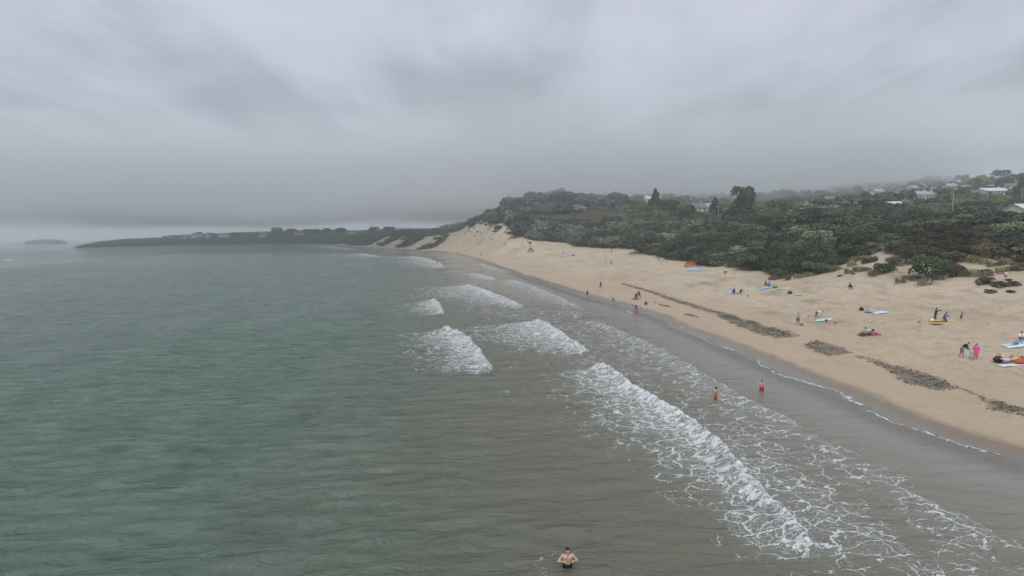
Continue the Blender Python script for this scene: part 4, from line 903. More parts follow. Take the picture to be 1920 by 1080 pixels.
# ------------------------------------------------------------------ beach things
def towel(px, py, L, W, yaw, col, label, name='towel', stripe=None, cat='towel'):
    p = hit(px, py); e = empty(name, p, R(yaw)); r = np.random.default_rng(int(px*7+py)); n, m_ = 12, 8
    def strip(y0, y1, nm, c, zo):
        V = []; F = []
        for i in range(n+1):
            for j in range(m_+1):
                x = (i/n-.5)*L; y = y0+(y1-y0)*j/m_; w = e.matrix_world
                gx_ = p[0]+x*math.cos(R(yaw))-y*math.sin(R(yaw)); gy_ = p[1]+x*math.sin(R(yaw))+y*math.cos(R(yaw))
                V.append((x, y, gx_, gy_))
        a = np.array(V); z = terrain(a[:, 2], a[:, 3])-p[2]+.07+zo+(fbm(a[:, 0]*4+px, a[:, 1]*4, 2, 3)-.4)*.07
        V = np.stack([a[:, 0], a[:, 1], z], 1); k = np.arange((n+1)*(m_+1)).reshape(n+1, m_+1)
        F = np.stack([k[:-1, :-1].ravel(), k[1:, :-1].ravel(), k[1:, 1:].ravel(), k[:-1, 1:].ravel()], 1); V2 = V-[0, 0, .03]; nf = len(V)
        bd = list(k[0, :])+list(k[1:, -1])+list(k[-1, -2::-1])+list(k[-2:0:-1, 0]); side = np.array([(bd[i], bd[(i+1) % len(bd)], bd[(i+1) % len(bd)]+nf, bd[i]+nf) for i in range(len(bd))])
        o = bpy.data.objects.new(nm, mesh_np(nm, np.vstack([V, V2]), np.vstack([F, side]), [cmat(c)], True)); link(o, e)
    if stripe:
        b = np.linspace(-W/2, W/2, len(stripe)+1)
        for i, c in enumerate(stripe): strip(b[i], b[i+1], 'stripe', c, 0)
    else: strip(-W/2, W/2, 'cloth', col, 0)
    tag(e, label, cat); return e
towel(1543, 601, 2.1, 1.0, -8, (.42, .66, .60), 'mint green towel spread below the bending person')
towel(1372, 551, 2.0, 1.2, -10, (.20, .36, .62), 'blue towel under the pair of dark-clad sitters')
towel(1367, 541, 1.6, .8, -8, (.30, .42, .56), 'grey-blue towel behind the pair of dark-clad sitters')
towel(1438, 540, 3.0, 1.5, -6, (.10, .30, .62), 'bright blue mat under two sitters near the dune foot', stripe=[(.10, .30, .62), (.55, .62, .70), (.10, .30, .62)], cat='mat')
towel(1629, 629, 2.2, 1.1, -10, (.45, .06, .07), 'red rug under the sitters in grey and navy', name='rug', cat='rug')
towel(1911, 649, 2.4, 1.4, -14, WHT, 'pale blue striped mat at the right edge of the beach', stripe=[(.45, .70, .80), WHT, (.30, .42, .52), (.45, .70, .80)], name='mat', cat='mat')
towel(1897, 686, 1.9, .7, -12, (.62, .60, .60), 'pale towel in front of the sunbathers')
towel(1306, 509, 2.4, 1.6, -8, (.45, .34, .42), 'mauve rug in front of the striped windbreak', name='rug', cat='rug')
towel(1045, 480, 3.0, 1.2, -4, (.16, .30, .34), 'teal rug left of the white windbreak', name='rug', cat='rug')
towel(1650, 587, 1.6, 1.0, -14, (.50, .66, .80), 'sky blue towel at the end of the white board')

def board(px, py, L, W, yaw, col, label, fin=True, name='surfboard', lift=0.05):
    p = hit(px, py); e = empty(name, (p[0], p[1], p[2]+lift), R(yaw)); mb = MB(); n = 18; V = []; prof = []
    for i in range(n+1):
        u = i/n; w = W*.5*(max(0, math.sin(math.pi*u**.85))**.55)*(1-.12*u); prof.append(((u-.5)*L, max(w, .01), .16*L*.12*max(0, u-.7)/.3))
    vs_ = []; 
    for x, w, z in prof:
        for a in range(10): t_ = 2*math.pi*a/10; vs_.append((x, w*math.cos(t_), z+.045+.04*math.sin(t_)))
    fs_ = [(i*10+a, i*10+(a+1) % 10, (i+1)*10+(a+1) % 10, (i+1)*10+a) for i in range(n) for a in range(10)]+[tuple(range(9, -1, -1)), tuple(range(n*10, n*10+10))]
    MB().add(vs_, fs_).build('deck', pmat('board_%s' % name+str(px), col, .35, .06, 4, .5), e, True)
    if fin: MB().box(-.40*L, -.30*L, -.008, .008, .06, .24).build('fin', cmat(BLK), e)
    MB().box(-.42*L, .36*L, -.010, .010, .083, .0875).build('stringer', cmat(tuple(c*.7 for c in col)), e)
    MB().tube([(-.44*L, 0, .09), (-.5*L, .2, .04), (-.46*L, .5, .03), (-.38*L, .62, .03)], .012, 5).build('leash', cmat(BLK), e); tag(e, label, 'surfboard' if name == 'surfboard' else 'bodyboard'); return e
board(1766, 603, 2.6, .62, -14, (.72, .50, .03), 'yellow surfboard lying on sand under the kneeling person')
board(1757, 609, 1.15, .55, -10, (.66, .17, .05), 'orange bodyboard lying beside the yellow surfboard', False, 'bodyboard')
board(1640, 585, 2.5, .75, -12, (.70, .66, .74), 'white and lilac surfboard lying alone on the sand')
board(1466, 542, 2.0, .55, -6, (.46, .68, .48), 'pale green bodyboard right of the blue mat', False, 'bodyboard')
board(1501, 554, 1.6, .5, -6, (.56, .66, .08), 'lime yellow bodyboard lying alone on the sand', False, 'bodyboard')

def bag(px, py, w, h, yaw, col, label, name='bag', strap=BLK, cat='bag'):
    p = hit(px, py); e = empty(name, p, R(yaw)); mb = MB(); mb.ellipsoid((0, 0, h*.45), (w*.5, w*.33, h*.52), 12, 8)
    v = np.array(mb.v); v[:, 2] = np.maximum(v[:, 2], 0.0); v *= 1+(vnoise(v[:, 0]*6/w+px, v[:, 1]*6/w+v[:, 2]*5, 3)[:, None]-.5)*.28; v[:, 2] -= .02; mb.v = [tuple(x) for x in v]; mb.build('body', cmat(col), e, True)
    MB().tube([(-w*.25, 0, h*.8), (-w*.15, 0, h*1.2), (w*.15, 0, h*1.2), (w*.25, 0, h*.8)], .025, 6).build('handle', cmat(strap), e)
    MB().ellipsoid((0, -w*.3, h*.38), (w*.28, w*.12, h*.25), 8, 6).build('pocket', cmat(tuple(c*.75 for c in col)), e, True); tag(e, label, cat)
bag(1503, 610, .5, .34, 20, (.28, .18, .12), 'small brown and white bag at the feet of the man in grey', strap=WHT)
bag(1615, 583, .7, .45, 0, BLK, 'black bag left of the white surfboard')
bag(1627, 585, .9, .6, 10, (.42, .42, .44), 'grey holdall at the end of the white surfboard', name='holdall')
bag(1453, 540, .95, .5, -10, (.16, .36, .10), 'green bag on the blue mat', name='holdall')
bag(1481, 551, .9, .5, 15, (.05, .06, .09), 'dark navy bag lying alone right of the blue mat')
bag(1402, 556, .35, .22, 0, BLK, 'tiny black pouch on the sand right of the dark-clad pair', name='pouch')
bag(1871, 680, .9, .65, 10, (.04, .03, .035), 'dark rucksack at the heads of the sunbathers', name='rucksack', strap=(.3, .05, .06))
bag(1913, 684, 1.0, .5, -5, (.50, .10, .07), 'red bag at the right end of the sunbathers')
bag(1618, 630, .8, .45, -10, (.07, .10, .06), 'olive bag at the left end of the red rug')
bag(1642, 630, .3, .2, 0, BLK, 'tiny black shoe bag right of the red rug', name='pouch')
bag(1748, 604, .45, .45, 0, WHT, 'white carrier bag behind the person with raised arm')
bag(1075, 480, 1.1, .6, 0, (.30, .04, .05), 'red bag at the right end of the white windbreak')
bag(994, 457, 1.6, 1.0, 10, BLK, 'heap of black beach gear against the far thicket')
bag(1018, 455, .9, .5, 0, (.04, .05, .08), 'dark bag beside the recliner near the far thicket')
bag(1309, 507, .9, .55, 0, BLK, 'black bag leaning on the striped windbreak')
bag(1897, 676, .6, .35, 0, BLK, 'small black bag behind the sunbathers')
bag(895, 436, 1.6, .9, 0, (.05, .05, .04), 'dark heap of gear beside the figures below the far dune')

def bucket(px, py, col, label):
    p = hit(px, py); e = empty('bucket', p); mb = MB(); n = 14
    prof = [(.11, 0), (.15, .3), (.165, .3), (.165, .32), (.14, .32), (.10, .03)]
    vs_ = [(r*math.cos(2*math.pi*j/n), r*math.sin(2*math.pi*j/n), z) for r, z in prof for j in range(n)]
    fs_ = [(i*n+j, i*n+(j+1) % n, (i+1)*n+(j+1) % n, (i+1)*n+j) for i in range(len(prof)-1) for j in range(n)]+[tuple(range(n-1, -1, -1)), tuple(range((len(prof)-1)*n, len(prof)*n))]
    MB().add(vs_, fs_).build('pail', cmat(col), e, True); MB().tube([(.16, 0, .3), (.12, 0, .42), (0, 0, .47), (-.12, 0, .42), (-.16, 0, .3)], .012, 5).build('handle', cmat(WHT), e); tag(e, label, 'bucket')
bucket(1549, 604, (.62, .10, .04), 'small orange-red bucket at the end of the mint towel')
bucket(1529, 602, (.66, .60, .46), 'cream bucket left of the mint towel')
bucket(1566, 607, (.60, .54, .16), 'yellowish bucket in front of the dug sand')
bucket(1724, 606, (.68, .62, .36), 'pale yellow bucket standing alone left of the surfboard')

def windbreak(px, py, yaw, spans, h, cols, label):
    p = hit(px, py); e = empty('windbreak', p, R(yaw)); x = y = 0.0; pts = [(-sum(s for s, _ in spans)/2, 0.0)]
    for s, a in spans: pts.append((pts[-1][0]+s*math.cos(R(a)), pts[-1][1]+s*math.sin(R(a))))
    for q in pts: MB().tube([(q[0], q[1], -.3), (q[0], q[1], h+.18)], .022, 6).build('pole', pmat('pale_wood', (.42, .32, .2), .8), e)
    for i in range(len(pts)-1):
        nb = len(cols); a = Vector((*pts[i], 0)); b = Vector((*pts[i+1], 0)); d = b-a; nrm = Vector((-d.y, d.x, 0)).normalized()
        for k in range(nb):
            V = []; n = 8; z0 = .06+(h-.06)*k/nb; z1 = .06+(h-.06)*(k+1)/nb-.002
            for side in (-.006, .006):
                for z in (z0, z1):
                    for j in range(n+1): u = j/n; c = a+d*u+nrm*(.16*math.sin(math.pi*u)+side); V.append((c.x, c.y, z))
            m_ = n+1; F = [(j, j+1, m_+j+1, m_+j) for j in range(n)]+[(2*m_+j, 3*m_+j, 3*m_+j+1, 2*m_+j+1) for j in range(n)]+[(m_+j, m_+j+1, 3*m_+j+1, 3*m_+j) for j in range(n)]+[(j, 2*m_+j, 2*m_+j+1, j+1) for j in range(n)]
            MB().add(V, F).build('cloth_panel', cmat(cols[k]), e, True)
    tag(e, label, 'windbreak')
windbreak(1058, 481, -4, [(1.4, 12), (1.4, -8), (1.4, 10)], 1.1, [(.52, .50, .60), (.60, .60, .68), (.50, .48, .60)], 'pale lilac windbreak with people behind it on the open sand')
windbreak(1303, 509, -5, [(1.2, 14), (1.2, -6), (1.0, 20)], 1.15, [(.42, .52, .62), (.68, .72, .76), (.30, .42, .62)], 'blue and white striped windbreak in front of the orange tent')
p = hit(996, 473); e = empty('beach_shelter', p, R(4))
MB().add([(-1.5, -.6, 0), (1.2, -.6, 0), (1.2, -.6, 1.25), (-1.5, -.6, 1.25), (-1.5, -.56, 0), (1.2, -.56, 0), (1.2, -.56, 1.25), (-1.5, -.56, 1.25)], [(0,1,2,3), (7,6,5,4), (0,4,5,1), (1,5,6,2), (2,6,7,3), (3,7,4,0)]).build('front_panel', cmat((.26, .30, .36)), e)
sh_ = MB(); nA, nB = 12, 8; V = [(-.2+1.6*math.cos(math.pi*i/nA)*math.cos(math.pi/2*j/nB), .1+1.1*math.sin(math.pi/2*j/nB), 2.0*math.sin(math.pi*i/nA)*math.cos(math.pi/2*j/nB*.8)) for j in range(nB+1) for i in range(nA+1)]
V += [(x*.985-.003, y-.02, z*.985) for x, y, z in V]; k0 = (nA+1)*(nB+1); F = [(j*(nA+1)+i, j*(nA+1)+i+1, (j+1)*(nA+1)+i+1, (j+1)*(nA+1)+i) for j in range(nB) for i in range(nA)]; F += [tuple(k0+x for x in f[::-1]) for f in F]; F += [(i+1, i, k0+i, k0+i+1) for i in range(nA)]
sh_.add(V, F).build('canopy', cmat((.30, .62, .16)), e, True)
for sx0 in (-1.5, 1.2): MB().tube([(sx0, -.62, -.2), (sx0, -.62, 1.4)], .025, 6).build('pole', cmat(GREY), e)
tag(e, 'grey-fronted beach shelter with a lime green canopy on the open sand', 'beach shelter')
p = hit(1294, 500); e = empty('pop_up_tent', p, R(-8)); V = []; nA, nB = 16, 8
for j in range(nB+1):
    f = j/nB
    for i in range(nA+1):
        a = math.pi*i/nA; V.append((-1.55*math.cos(a)*(1-.10*f), -.75+1.5*f-.25*math.sin(a)*(1-f), 1.55*math.sin(a)**.9*math.cos(f*1.25)*(1.0 if i < nA*.5 else 1.05)))
V2 = [(x*.985, y+.02, z*.985) for x, y, z in V]; k0 = len(V); F = [(j*(nA+1)+i, j*(nA+1)+i+1, (j+1)*(nA+1)+i+1, (j+1)*(nA+1)+i) for j in range(nB) for i in range(nA)]; F = F+[tuple(k0+x for x in f[::-1]) for f in F]+[(i+1, i, k0+i, k0+i+1) for i in range(nA)]
MB().add(V, F+[]).build('canopy', cmat((.62, .20, .025)), e, True)
MB().tube([(-1.57*math.cos(math.pi*i/16), -.76-.25*math.sin(math.pi*i/16), 1.57*math.sin(math.pi*i/16)**.9) for i in range(17)], .02, 5).build('hoop_pole', cmat(GREY), e)
MB().add([(1.5*math.cos(math.pi*i/12), -.72, 1.46*math.sin(math.pi*i/12)) for i in range(13)]+[(1.5*math.cos(math.pi*i/12), -.70, 1.46*math.sin(math.pi*i/12)) for i in range(13)], [tuple(range(13)), tuple(range(25, 12, -1))]+[(i, i+13, i+14, i+1) for i in range(12)]).build('front_flap', cmat((.60, .19, .025)), e)
MB().box(-1.45, 1.45, -.7, .8, .0, .04).build('groundsheet', cmat((.08, .07, .07)), e); tag(e, 'orange pop-up beach tent pitched against the thicket', 'tent')

def pushchair(px, py, yaw, col, label, off=(0, 0)):
    p = hit(px, py); p[0] += off[0]; p[1] += off[1]; p[2] = float(terrain(p[0], p[1])[0]); e = empty('pushchair', p, R(yaw)); met = pmat('dark_metal', (.05, .05, .055), .4, .1, 5, .5)
    fr_ = MB()
    for s in (-.24, .24): fr_.tube([(s, .62, 1.02), (s, .34, .62), (s, -.38, .12)], .018, 6); fr_.tube([(s, .0, .5), (s, .34, .14)], .018, 6)
    fr_.tube([(-.24, .62, 1.02), (.24, .62, 1.02)], .022, 6); fr_.build('frame', met, e)
    MB().add([(-.21, -.1, .38), (.21, -.1, .38), (.21, .28, .42), (-.21, .28, .42), (-.21, .44, .92), (.21, .44, .92), (-.21, -.1, .44), (.21, -.1, .44), (.21, .2, .48), (-.21, .2, .48), (-.21, .38, .94), (.21, .38, .94)], [(0,3,2,1), (3,4,5,2), (6,7,8,9), (9,8,11,10), (0,1,7,6), (4,10,11,5), (0,6,9,3), (3,9,10,4), (1,2,8,7), (2,5,11,8)]).build('seat', cmat(col), e)
    hb = MB(); hb.ellipsoid((0, .28, .95), (.25, .3, .2), 10, 6); hb.v = [(x, y, max(z, .93)) for x, y, z in hb.v]; hb.build('hood', cmat(tuple(c*.8 for c in col)), e, True)
    for (x, y, r) in ((-.27, -.4, .11), (.27, -.4, .11), (-.28, .36, .15), (.28, .36, .15)):
        w = MB(); w.tube([(x-.02, y, r), (x+.02, y, r)], r, 12); o = w.build('wheel', cmat((.03, .03, .03)), e)
    tag(e, label, 'pushchair')
d_ = Vector((math.sin(R(-62))*1, -math.cos(R(-62)), 0))
pushchair(1199, 560, -62, (.03, .035, .045), 'black pushchair on the sand above the waterline', (d_.x*1.15, d_.y*1.15))
d2 = Vector((math.sin(R(50)), -math.cos(R(50)), 0)); pushchair(945, 460, 50, (.45, .47, .5), 'pale pushchair on the far sand', (d2.x*1.3, d2.y*1.3))

# signs and posts
p = hit(1136, 494); e = empty('warning_sign', p, R(4)); MB().tube([(0, 0, -.4), (0, 0, 3.6)], .05, 8).build('post', pmat('post_wood', (.20, .15, .10), .9), e)
b_ = MB().box(-.42, .42, -.075, -.045, 3.25, 4.15).build('board', pmat('sign_white', (.74, .74, .72), .5), e); MB().box(-.28, .28, -.083, -.0775, 3.45, 3.98).build('symbol_panel', cmat((.30, .27, .26)), b_)
for zz_ in (3.4, 4.0): MB().box(-.08, .08, -.043, .055, zz_-.03, zz_+.03).build('bracket', pmat('dark_metal', (.05, .05, .055), .4), e)
tag(e, 'white square warning sign on a tall thin post in the open sand', 'sign')
p = hit(1360, 523); e = empty('lifebuoy_post', p, R(-6)); MB().box(-.06, .06, -.05, .05, -.3, 1.45).build('post', pmat('yellow_post', (.52, .38, .06), .7), e)
MB().box(-.36, .36, .0, .05, 1.15, 1.75).build('backboard', pmat('yellow_board', (.62, .36, .10), .6), e)
rg = MB(); n, m_ = 20, 8; vs_ = [((.25+.075*math.cos(b2))*math.cos(a2), -.06+.075*math.sin(b2), 1.45+(.25+.075*math.cos(b2))*math.sin(a2)) for a2 in [2*math.pi*i/n for i in range(n)] for b2 in [2*math.pi*j/m_ for j in range(m_)]]
rg.add(vs_, [(i*m_+j, ((i+1) % n)*m_+j, ((i+1) % n)*m_+(j+1) % m_, i*m_+(j+1) % m_) for i in range(n) for j in range(m_)]); rb = rg.build('ring', pmat('buoy_red', (.55, .07, .03), .5), e, True)
for k in range(4):
    a2 = math.pi/4+k*math.pi/2; MB().ellipsoid((.25*math.cos(a2), -.06, 1.45+.25*math.sin(a2)), (.05, .085, .085), 8, 6).build('band', cmat(WHT), rb)
tag(e, 'red lifebuoy on a yellow post on the open sand', 'lifebuoy')
for (px, py, hh, col, lb) in ((961, 450, 2.6, (.32, .16, .10), 'thin reddish marker post at the far thicket corner'), (980, 456, 3.8, (.22, .2, .18), 'thin grey sign post on the far sand')):
    p = hit(px, py); e = empty('marker_post', p); MB().tube([(0, 0, -.4), (0, 0, hh)], .055, 7).build('pole', cmat(col), e); MB().box(-.3, .3, -.09, -.06, hh-.75, hh-.05).build('board', cmat((.34, .36, .36) if px == 980 else col), e); tag(e, lb, 'post')
p = hit(1352, 499); e = MB().tube([(-1.6, .5, .7), (-.5, .2, .45), (.6, -.1, .2), (1.7, -.4, .05)], [.12, .16, .17, .13], 9).build('driftwood_log', pmat('bleached_wood', (.40, .33, .26), .9, .25, 4, bump=.5), None, True); e.location = p; tag(e, 'bleached log lying at the edge of the thicket', 'log')

# seaweed wrack: torn fronds lying in the drift line
WV, WF = [], []; r = np.random.default_rng(5)
for poly in wrack_polys:
    a, b = poly.min(0), poly.max(0); area = (b[0]-a[0])*(b[1]-a[1]); k = int(min(7000, area*16)); pt = r.uniform(a, b, (k, 2)); pt = pt[poly_sdf(pt, poly) > -.3*r.random(k)-.05]
    pt = pt[fbm(pt[:, 0]*.9, pt[:, 1]*.9, 3, 19) > .36]; zz_ = terrain(pt[:, 0], pt[:, 1])
    for (x, y), z in zip(pt, zz_):
        an = r.random()*6.28; L = .06+.15*r.random(); w = .025+.045*r.random(); c, s = math.cos(an), math.sin(an); o = len(WV); z += .03
        WV += [(x-c*L, y-s*L, z-.02), (x-s*w, y+c*w, z+.015), (x+c*L, y+s*L, z+.01*r.random()), (x+s*w, y-c*w, z+.03)]; WF.append((o, o+3, o+2, o+1))
o = link(bpy.data.objects.new('seaweed_wrack', mesh_np('seaweed_wrack', np.array(WV), np.array(WF), [pmat('seaweed', (.120, .100, .072), .85, .5, 2.0)]))); tag(o, kind='stuff')

# ------------------------------------------------------------------ houses, caravans, poles on the hill
WALLS = {'white': pmat('render_white', (.62, .62, .60), .85), 'cream': pmat('render_cream', (.62, .58, .50), .85)}
SLATE = pmat('slate', (.13, .14, .16), .7); GLASS = pmat('window_glass', (.05, .06, .07), .15, .1, 2, .6); TRIM = pmat('trim_white', (.78, .78, .77), .6)
def house(px, t, L, D, hw, hr, yaw, wall, label, roofm=None, nwin=3, lift=0.0, chim=True):
    p = at_t(px, t, lift); e = empty('house', p, R(yaw)); W = WALLS[wall]; l, d = L/2, D/2
    MB().add([(-l, -d, -1.5), (l, -d, -1.5), (l, d, -1.5), (-l, d, -1.5), (-l, -d, hw), (l, -d, hw), (l, d, hw), (-l, d, hw), (-l, 0, hw+hr), (l, 0, hw+hr)], [(0, 1, 5, 4), (2, 3, 7, 6), (1, 2, 6, 9, 5), (3, 0, 4, 8, 7), (3, 2, 1, 0)]).build('wall', W, e)
    o = .35; k = hr/d; rf = MB()
    for s in (-1, 1):
        y1 = s*(d+o); z1 = hw-o*k+.06; rf.add([(-l-o, y1, z1), (l+o, y1, z1), (l+o, 0, hw+hr+.06), (-l-o, 0, hw+hr+.06), (-l-o, y1, z1+.16), (l+o, y1, z1+.16), (l+o, 0, hw+hr+.22), (-l-o, 0, hw+hr+.22)], [(0,1,2,3), (7,6,5,4), (0,4,5,1), (1,5,6,2), (3,7,4,0)])
    ro = rf.build('roof', roofm or SLATE, e)
    if chim: MB().box(l*.6, l*.6+.7, -.35, .35, hw+hr*.5, hw+hr+.9).build('chimney', W, ro)
    for i in range(nwin):
        x = -l+L*(i+.5)/nwin; zb = hw*.38
        if i == nwin//2: MB().box(x-.5, x+.5, -d-.05, -d-.01, 0, 2.05).build('door', cmat((.10, .13, .16)), e); continue
        w = MB().box(x-.65, x+.65, -d-.04, -d-.01, zb, zb+1.2).build('window', GLASS, e); MB().box(x-.75, x+.75, -d-.09, -d-.045, zb-.12, zb-.02).build('sill', TRIM, w); MB().box(x-.03, x+.03, -d-.06, -d-.045, zb, zb+1.2).build('frame', TRIM, w)
    tag(e, label, 'house'); return e
house(1221, 395, 11, 7, 3.6, 2.2, 8, 'white', 'white house on the misty hilltop beside the dark pine', pmat('pale_roof', (.55, .57, .6), .6), lift=2.5)
house(1303, 300, 10, 8, 3.0, 2.6, 14, 'cream', 'slate-roofed house half hidden by trees left of the broad pine', lift=1.5)
house(1331, 305, 8, 7, 3.2, 2.2, -6, 'white', 'pale bungalow beside the narrow dark pine', pmat('grey_roof', (.30, .32, .35), .6), lift=1.5)
house(1717, 268, 12, 6, 3.0, 1.7, 16, 'white', 'white bungalow with a row of windows among trees on the hillside', pmat('grey_roof', (.30, .32, .35), .6), 5, lift=2.6)
house(1734, 285, 6, 6, 5.0, 1.6, 4, 'white', 'small two-storey white house behind the bungalow with the row of windows', lift=.5)
house(1852, 330, 15, 6, 2.6, 1.8, 4, 'white', 'long white bungalow on the right hillside', pmat('pale_roof', (.55, .57, .6), .6), 7, lift=2.0)
house(1828, 312, 7, 6, 2.6, 2.0, -8, 'white', 'white cottage left of the long bungalow', lift=.8)
house(1917, 176, 8, 6, 2.8, 1.6, 10, 'cream', 'pale-roofed building at the right edge behind the scrub', pmat('pale_roof', (.55, .57, .6), .6), lift=2.0)
house(1670, 245, 6, 5, 2.6, 1.5, -10, 'white', 'small pale shed left of the white bungalow', pmat('pale_roof', (.55, .57, .6), .6), 3, lift=.2, chim=False)
house(1848, 470, 9, 6, 3.0, 1.8, 0, 'white', 'white house highest on the right hillside', pmat('pale_roof', (.55, .57, .6), .6), lift=3)
house(1500, 258, 12, 5, 2.2, .8, 4, 'cream', 'low tan-roofed shed behind the bracken hollow', pmat('tan_roof', (.40, .31, .24), .8), 4, lift=.6, chim=False)
for i, (px, t) in enumerate([(1688,372),(1705,395),(1722,410),(1760,440),(1782,420),(1800,455),(1818,430),(1838,425),(1868,440),(1885,415),(1903,450),(1915,380),(1893,360),(1775,370),(1640,352),(1560,345)]):
    house(px, t, 6.5+2.5*abs(math.sin(px)), 5, 2.6, 1.7, 40*math.sin(px*3), ('white', 'cream')[i % 2], 'small hazy cottage half hidden by trees on the upper hillside', pmat('grey_roof', (.30, .32, .35), .6) if i % 3 else None, 3, lift=2.4)['group'] = 'cottages scattered over the upper hillside'
for i, px in enumerate((1748, 1762, 1788, 1806, 1820, 1828, 1850, 1870, 1896)):
    p = at_t(px, 395+(i % 3)*8, 1.2); e = empty('caravan', p, R(-10+9*(i % 4))); b_ = MB().box(-2.6, 2.6, -1.1, 1.1, .5, 2.7); b_.v = [(x*(1 if z < 1 else .94), y*(1 if z < 1 else .95), z) for x, y, z in b_.v]; b_.build('body', WALLS['white'], e)
    for x in (-1.7, .1): MB().box(x, x+1.3, -1.13, -1.095, 1.4, 2.1).build('window', GLASS, e)
    MB().box(1.6, 2.2, -1.13, -1.095, .6, 2.3).build('door', cmat((.6, .6, .58)), e)
    for x in (-.5, .5): MB().tube([(x, -1.0, .35), (x, -.8, .35)], .35, 10).build('wheel', cmat((.03, .03, .03)), e)
    tag(e, 'white static caravan in the row high on the right hillside', 'caravan', 'caravans on the hillside')
def pole(px, t, h, label, yaw=0):
    p = at_t(px, t); e = empty('utility_pole', p, R(yaw)); m_ = pmat('pole_wood', (.36, .33, .29), .9); MB().tube([(0, 0, -.5), (0, 0, h)], [.17, .12], 8).build('shaft', m_, e)
    a = MB().box(-1.1, 1.1, -.07, .07, h-.75, h-.6).build('crossarm', m_, e)
    for x in (-1.0, -.35, .35, 1.0): MB().tube([(x, 0, h-.6), (x, 0, h-.35)], [.06, .04], 6).build('insulator', TRIM, a)
    tag(e, label, 'pole'); return p
pa = pole(1783, 218, 12.5, 'pale wooden utility pole with crossarm behind the right-hand scrub', 10); pb = pole(1911, 250, 11, 'utility pole near the right edge of the hillside', 5); pc = pole(1346, 270, 9, 'slim pale pole between the narrow pine and the broad pine')
wv = MB()
for off in (-1.0, 1.0):
    pts = []
    for i in range(13):
        u = i/12; q = pa*(1-u)+pb*u; pts.append((q[0], q[1]+off*.3, (pa[2]+12.1)*(1-u)+(pb[2]+10.6)*u-1.1*4*u*(1-u)+off*.0+.001*off))
    wv.tube(pts, .018, 4)
tag(wv.build('overhead_wire', cmat(BLK)), 'pair of thin wires strung between two utility poles', 'wire')
for (px, t, L, hh, wl_, lb) in ((368, 862, 20, 5, 'white', 'leftmost white house among trees on the far headland'), (391, 866, 14, 4, 'white', 'second white house from the left on the far headland'), (420, 862, 24, 3.4, 'white', 'long low white house on the far headland'), (492, 846, 13, 3, 'white', 'small white house left of the round headland tree'), (560, 842, 18, 3.4, 'cream', 'pale house right of the round headland tree'), (660, 735, 14, 3, 'white', 'lone white house above the far dunes'), (345, 858, 9, 4, 'cream', 'pale cottage at the left end of the headland houses')):
    house(px, t, L*.7, 7, hh*.8, 2.6, 3+13*math.sin(px), wl_, lb, nwin=5, lift=2.2)

# boat, rocks, islet, blue hill
q = at_z(17, 489); e = empty('motorboat', (q[0], q[1], .0), R(12)); V = []; n = 12
for i in range(n+1):
    u = i/n; w = .95*(1-max(0, u-.55)**2*4.6); w = max(w, .05); x = -2.6+5.2*u; V += [(x, -w, .62+.25*u*u), (x, -w*.6, -.2), (x, 0, -.3), (x, w*.6, -.2), (x, w, .62+.25*u*u), (x, w*.82, .45), (x, -w*.82, .45)]
F = [(i*7+j, (i+1)*7+j, (i+1)*7+(j+1) % 7, i*7+(j+1) % 7) for i in range(n) for j in range(7)]+[tuple(range(6, -1, -1)), tuple(range(n*7, n*7+7))]
MB().add(V, F).build('hull', pmat('boat_white', (.76, .77, .76), .4), e, True); MB().box(-.2, .7, -.5, .5, .45, 1.05).build('console', cmat((.10, .11, .13)), e); MB().box(-2.95, -2.55, -.2, .2, -.1, 1.0).build('outboard_motor', cmat(BLK), e); MB().add([(.7, -.5, 1.05), (.7, .5, 1.05), (.45, .45, 1.5), (.45, -.45, 1.5), (.73, -.5, 1.05), (.73, .5, 1.05), (.48, .45, 1.5), (.48, -.45, 1.5)], [(3,2,1,0), (4,5,6,7), (0,1,5,4), (2,3,7,6), (1,2,6,5), (3,0,4,7)]).build('windscreen', GLASS, e)
tag(e, 'small white motorboat on the open sea', 'boat')
def rock(px, py, L, D, hh, name, label, seed, cat):
    q = at_z(px, py); mb = MB(); mb.ellipsoid((0, 0, 0), (1, 1, 1), 40, 20); v = np.array(mb.v); v[:, 2] = np.sign(v[:, 2])*np.abs(v[:, 2])**.55
    v *= 1+(fbm(v[:, 0]*2.2+seed, v[:, 1]*2.2+v[:, 2]*1.5, 4, seed)[:, None]-.45)*.55; v *= [L/2, D/2, hh]; mb.v = [tuple(x) for x in v]
    o = mb.build(name, pmat('coast_rock', (.075, .075, .068), .95, .4, .15, bump=.5)); o.location = (q[0], q[1], -hh*.08); tag(o, label, cat)
rock(84, 456.8, 96, 60, 12, 'islet', 'low dark islet beyond the left end of the headland', 3, 'islet'); rock(30, 456.8, 9, 6, 2.4, 'rock', 'dark sea rock farther left of the islet', 5, 'rock'); rock(48, 456.8, 8, 6, 2.2, 'rock', 'dark sea rock close to the left tip of the islet', 6, 'rock')
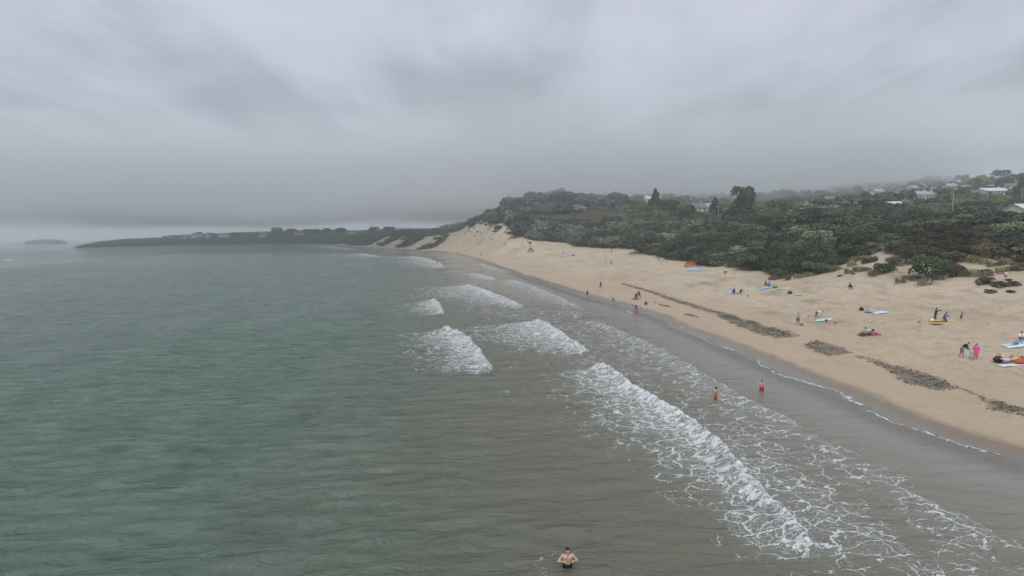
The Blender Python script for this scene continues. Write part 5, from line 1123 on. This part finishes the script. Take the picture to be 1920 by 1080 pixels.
# rocks along the headland shore
V = []; hl = [at_z(x, y+.3) for x, y in [(470,458.4),(500,458.2),(530,458.4),(450,458.8)]]
for i, c in enumerate(hl):
    mb = MB(); mb.ellipsoid((0, 0, 0), (9, 5, 2.0), 16, 8); v = np.array(mb.v); v *= 1+(fbm(v[:, 0]*.3+i, v[:, 1]*.3, 3, i)[:, None]-.45)*.8; mb.v = [tuple(x) for x in v]; o = mb.build('rock', pmat('coast_rock', (.075, .075, .068), .95)); o.location = (c[0], c[1]-4, .2); tag(o, 'dark rock at the waterline of the far headland', 'rock', 'rocks along the headland shore')
d = ray(760, 428); xx = d[0]/d[1]*3050; th = np.linspace(-260, 260, 60); yy = np.linspace(-180, 180, 14); HX, HY = np.meshgrid(th, yy); base = np.exp(-(HX/105)**2)*.75+np.exp(-((HX+45)/70)**2)*.25+np.exp(-((HX-120)/80)**2)*.2
HZ = base*np.cos(HY/180*math.pi/2)*38*(1+.15*(fbm(HX.ravel()*.02, HY.ravel()*.02, 3, 2).reshape(HX.shape)-.5))+6; k = np.arange(HX.size).reshape(HX.shape)
o = link(bpy.data.objects.new('distant_hill', mesh_np('distant_hill', np.stack([HX.ravel()+xx, HY.ravel()+2900, HZ.ravel()], 1), np.stack([k[:-1, :-1].ravel(), k[:-1, 1:].ravel(), k[1:, 1:].ravel(), k[1:, :-1].ravel()], 1), [pmat('far_heath', (.09, .10, .08), .95, .2, .02)], True))); tag(o, kind='structure')

# ------------------------------------------------------------------ air: even haze round everything, and the mist lying on the hill
def volume_box(name, x0, x1, y0, y1, z0, z1):
    o = MB().box(x0, x1, y0, y1, z0, z1).build(name, None); tag(o, kind='stuff'); return o
hz_ = volume_box('haze', -9300, 9300, -700, 12300, -8, 152)
m = bpy.data.materials.new('haze_air'); m.use_nodes = True; t = m.node_tree; t.nodes.clear()
pv = N(t, 'ShaderNodeVolumePrincipled', i_Density=0.00050, i_Anisotropy=0.0); pv.inputs['Color'].default_value = (0.86, 0.92, 0.97, 1)
t.links.new(pv.outputs[0], N(t, 'ShaderNodeOutputMaterial').inputs['Volume']); hz_.data.materials.append(m)
mi = volume_box('mist', -800, 1500, 325, 1100, 8, 150)
m = bpy.data.materials.new('hill_mist'); m.use_nodes = True; t = m.node_tree; t.nodes.clear()
g = N(t, 'ShaderNodeNewGeometry'); sx_ = N(t, 'ShaderNodeSeparateXYZ'); t.links.new(g.outputs['Position'], sx_.inputs[0])
no = N(t, 'ShaderNodeTexNoise', i_Scale=0.006, i_Detail=2.0, i_Roughness=0.5); t.links.new(g.outputs['Position'], no.inputs['Vector'])
zz = math_n(t, 'ADD', sx_.outputs[2], math_n(t, 'MULTIPLY', math_n(t, 'SUBTRACT', no.outputs[0], 0.5), 46.0))
dens = math_n(t, 'MULTIPLY', maprange(t, zz, 23, 46), maprange(t, zz, 78, 118, 1.0, 0.0))
dens = math_n(t, 'MULTIPLY', dens, maprange(t, sx_.outputs[1], 335, 450)); dens = math_n(t, 'MULTIPLY', dens, maprange(t, sx_.outputs[1], 800, 1080, 1.0, 0.0))
dens = math_n(t, 'MULTIPLY', dens, maprange(t, sx_.outputs[0], -780, -350)); dens = math_n(t, 'MULTIPLY', dens, maprange(t, math_n(t, 'SUBTRACT', sx_.outputs[0], math_n(t, 'MULTIPLY', sx_.outputs[1], 0.78)), -70, 70, 1.0, 0.0))
pv = N(t, 'ShaderNodeVolumePrincipled'); pv.inputs['Color'].default_value = (0.90, 0.94, 0.97, 1); t.links.new(math_n(t, 'MULTIPLY', dens, 0.026), pv.inputs['Density'])
t.links.new(pv.outputs[0], N(t, 'ShaderNodeOutputMaterial').inputs['Volume']); mi.data.materials.append(m)
scene.cycles.volume_step_rate = 4.0; scene.cycles.volume_max_steps = 128
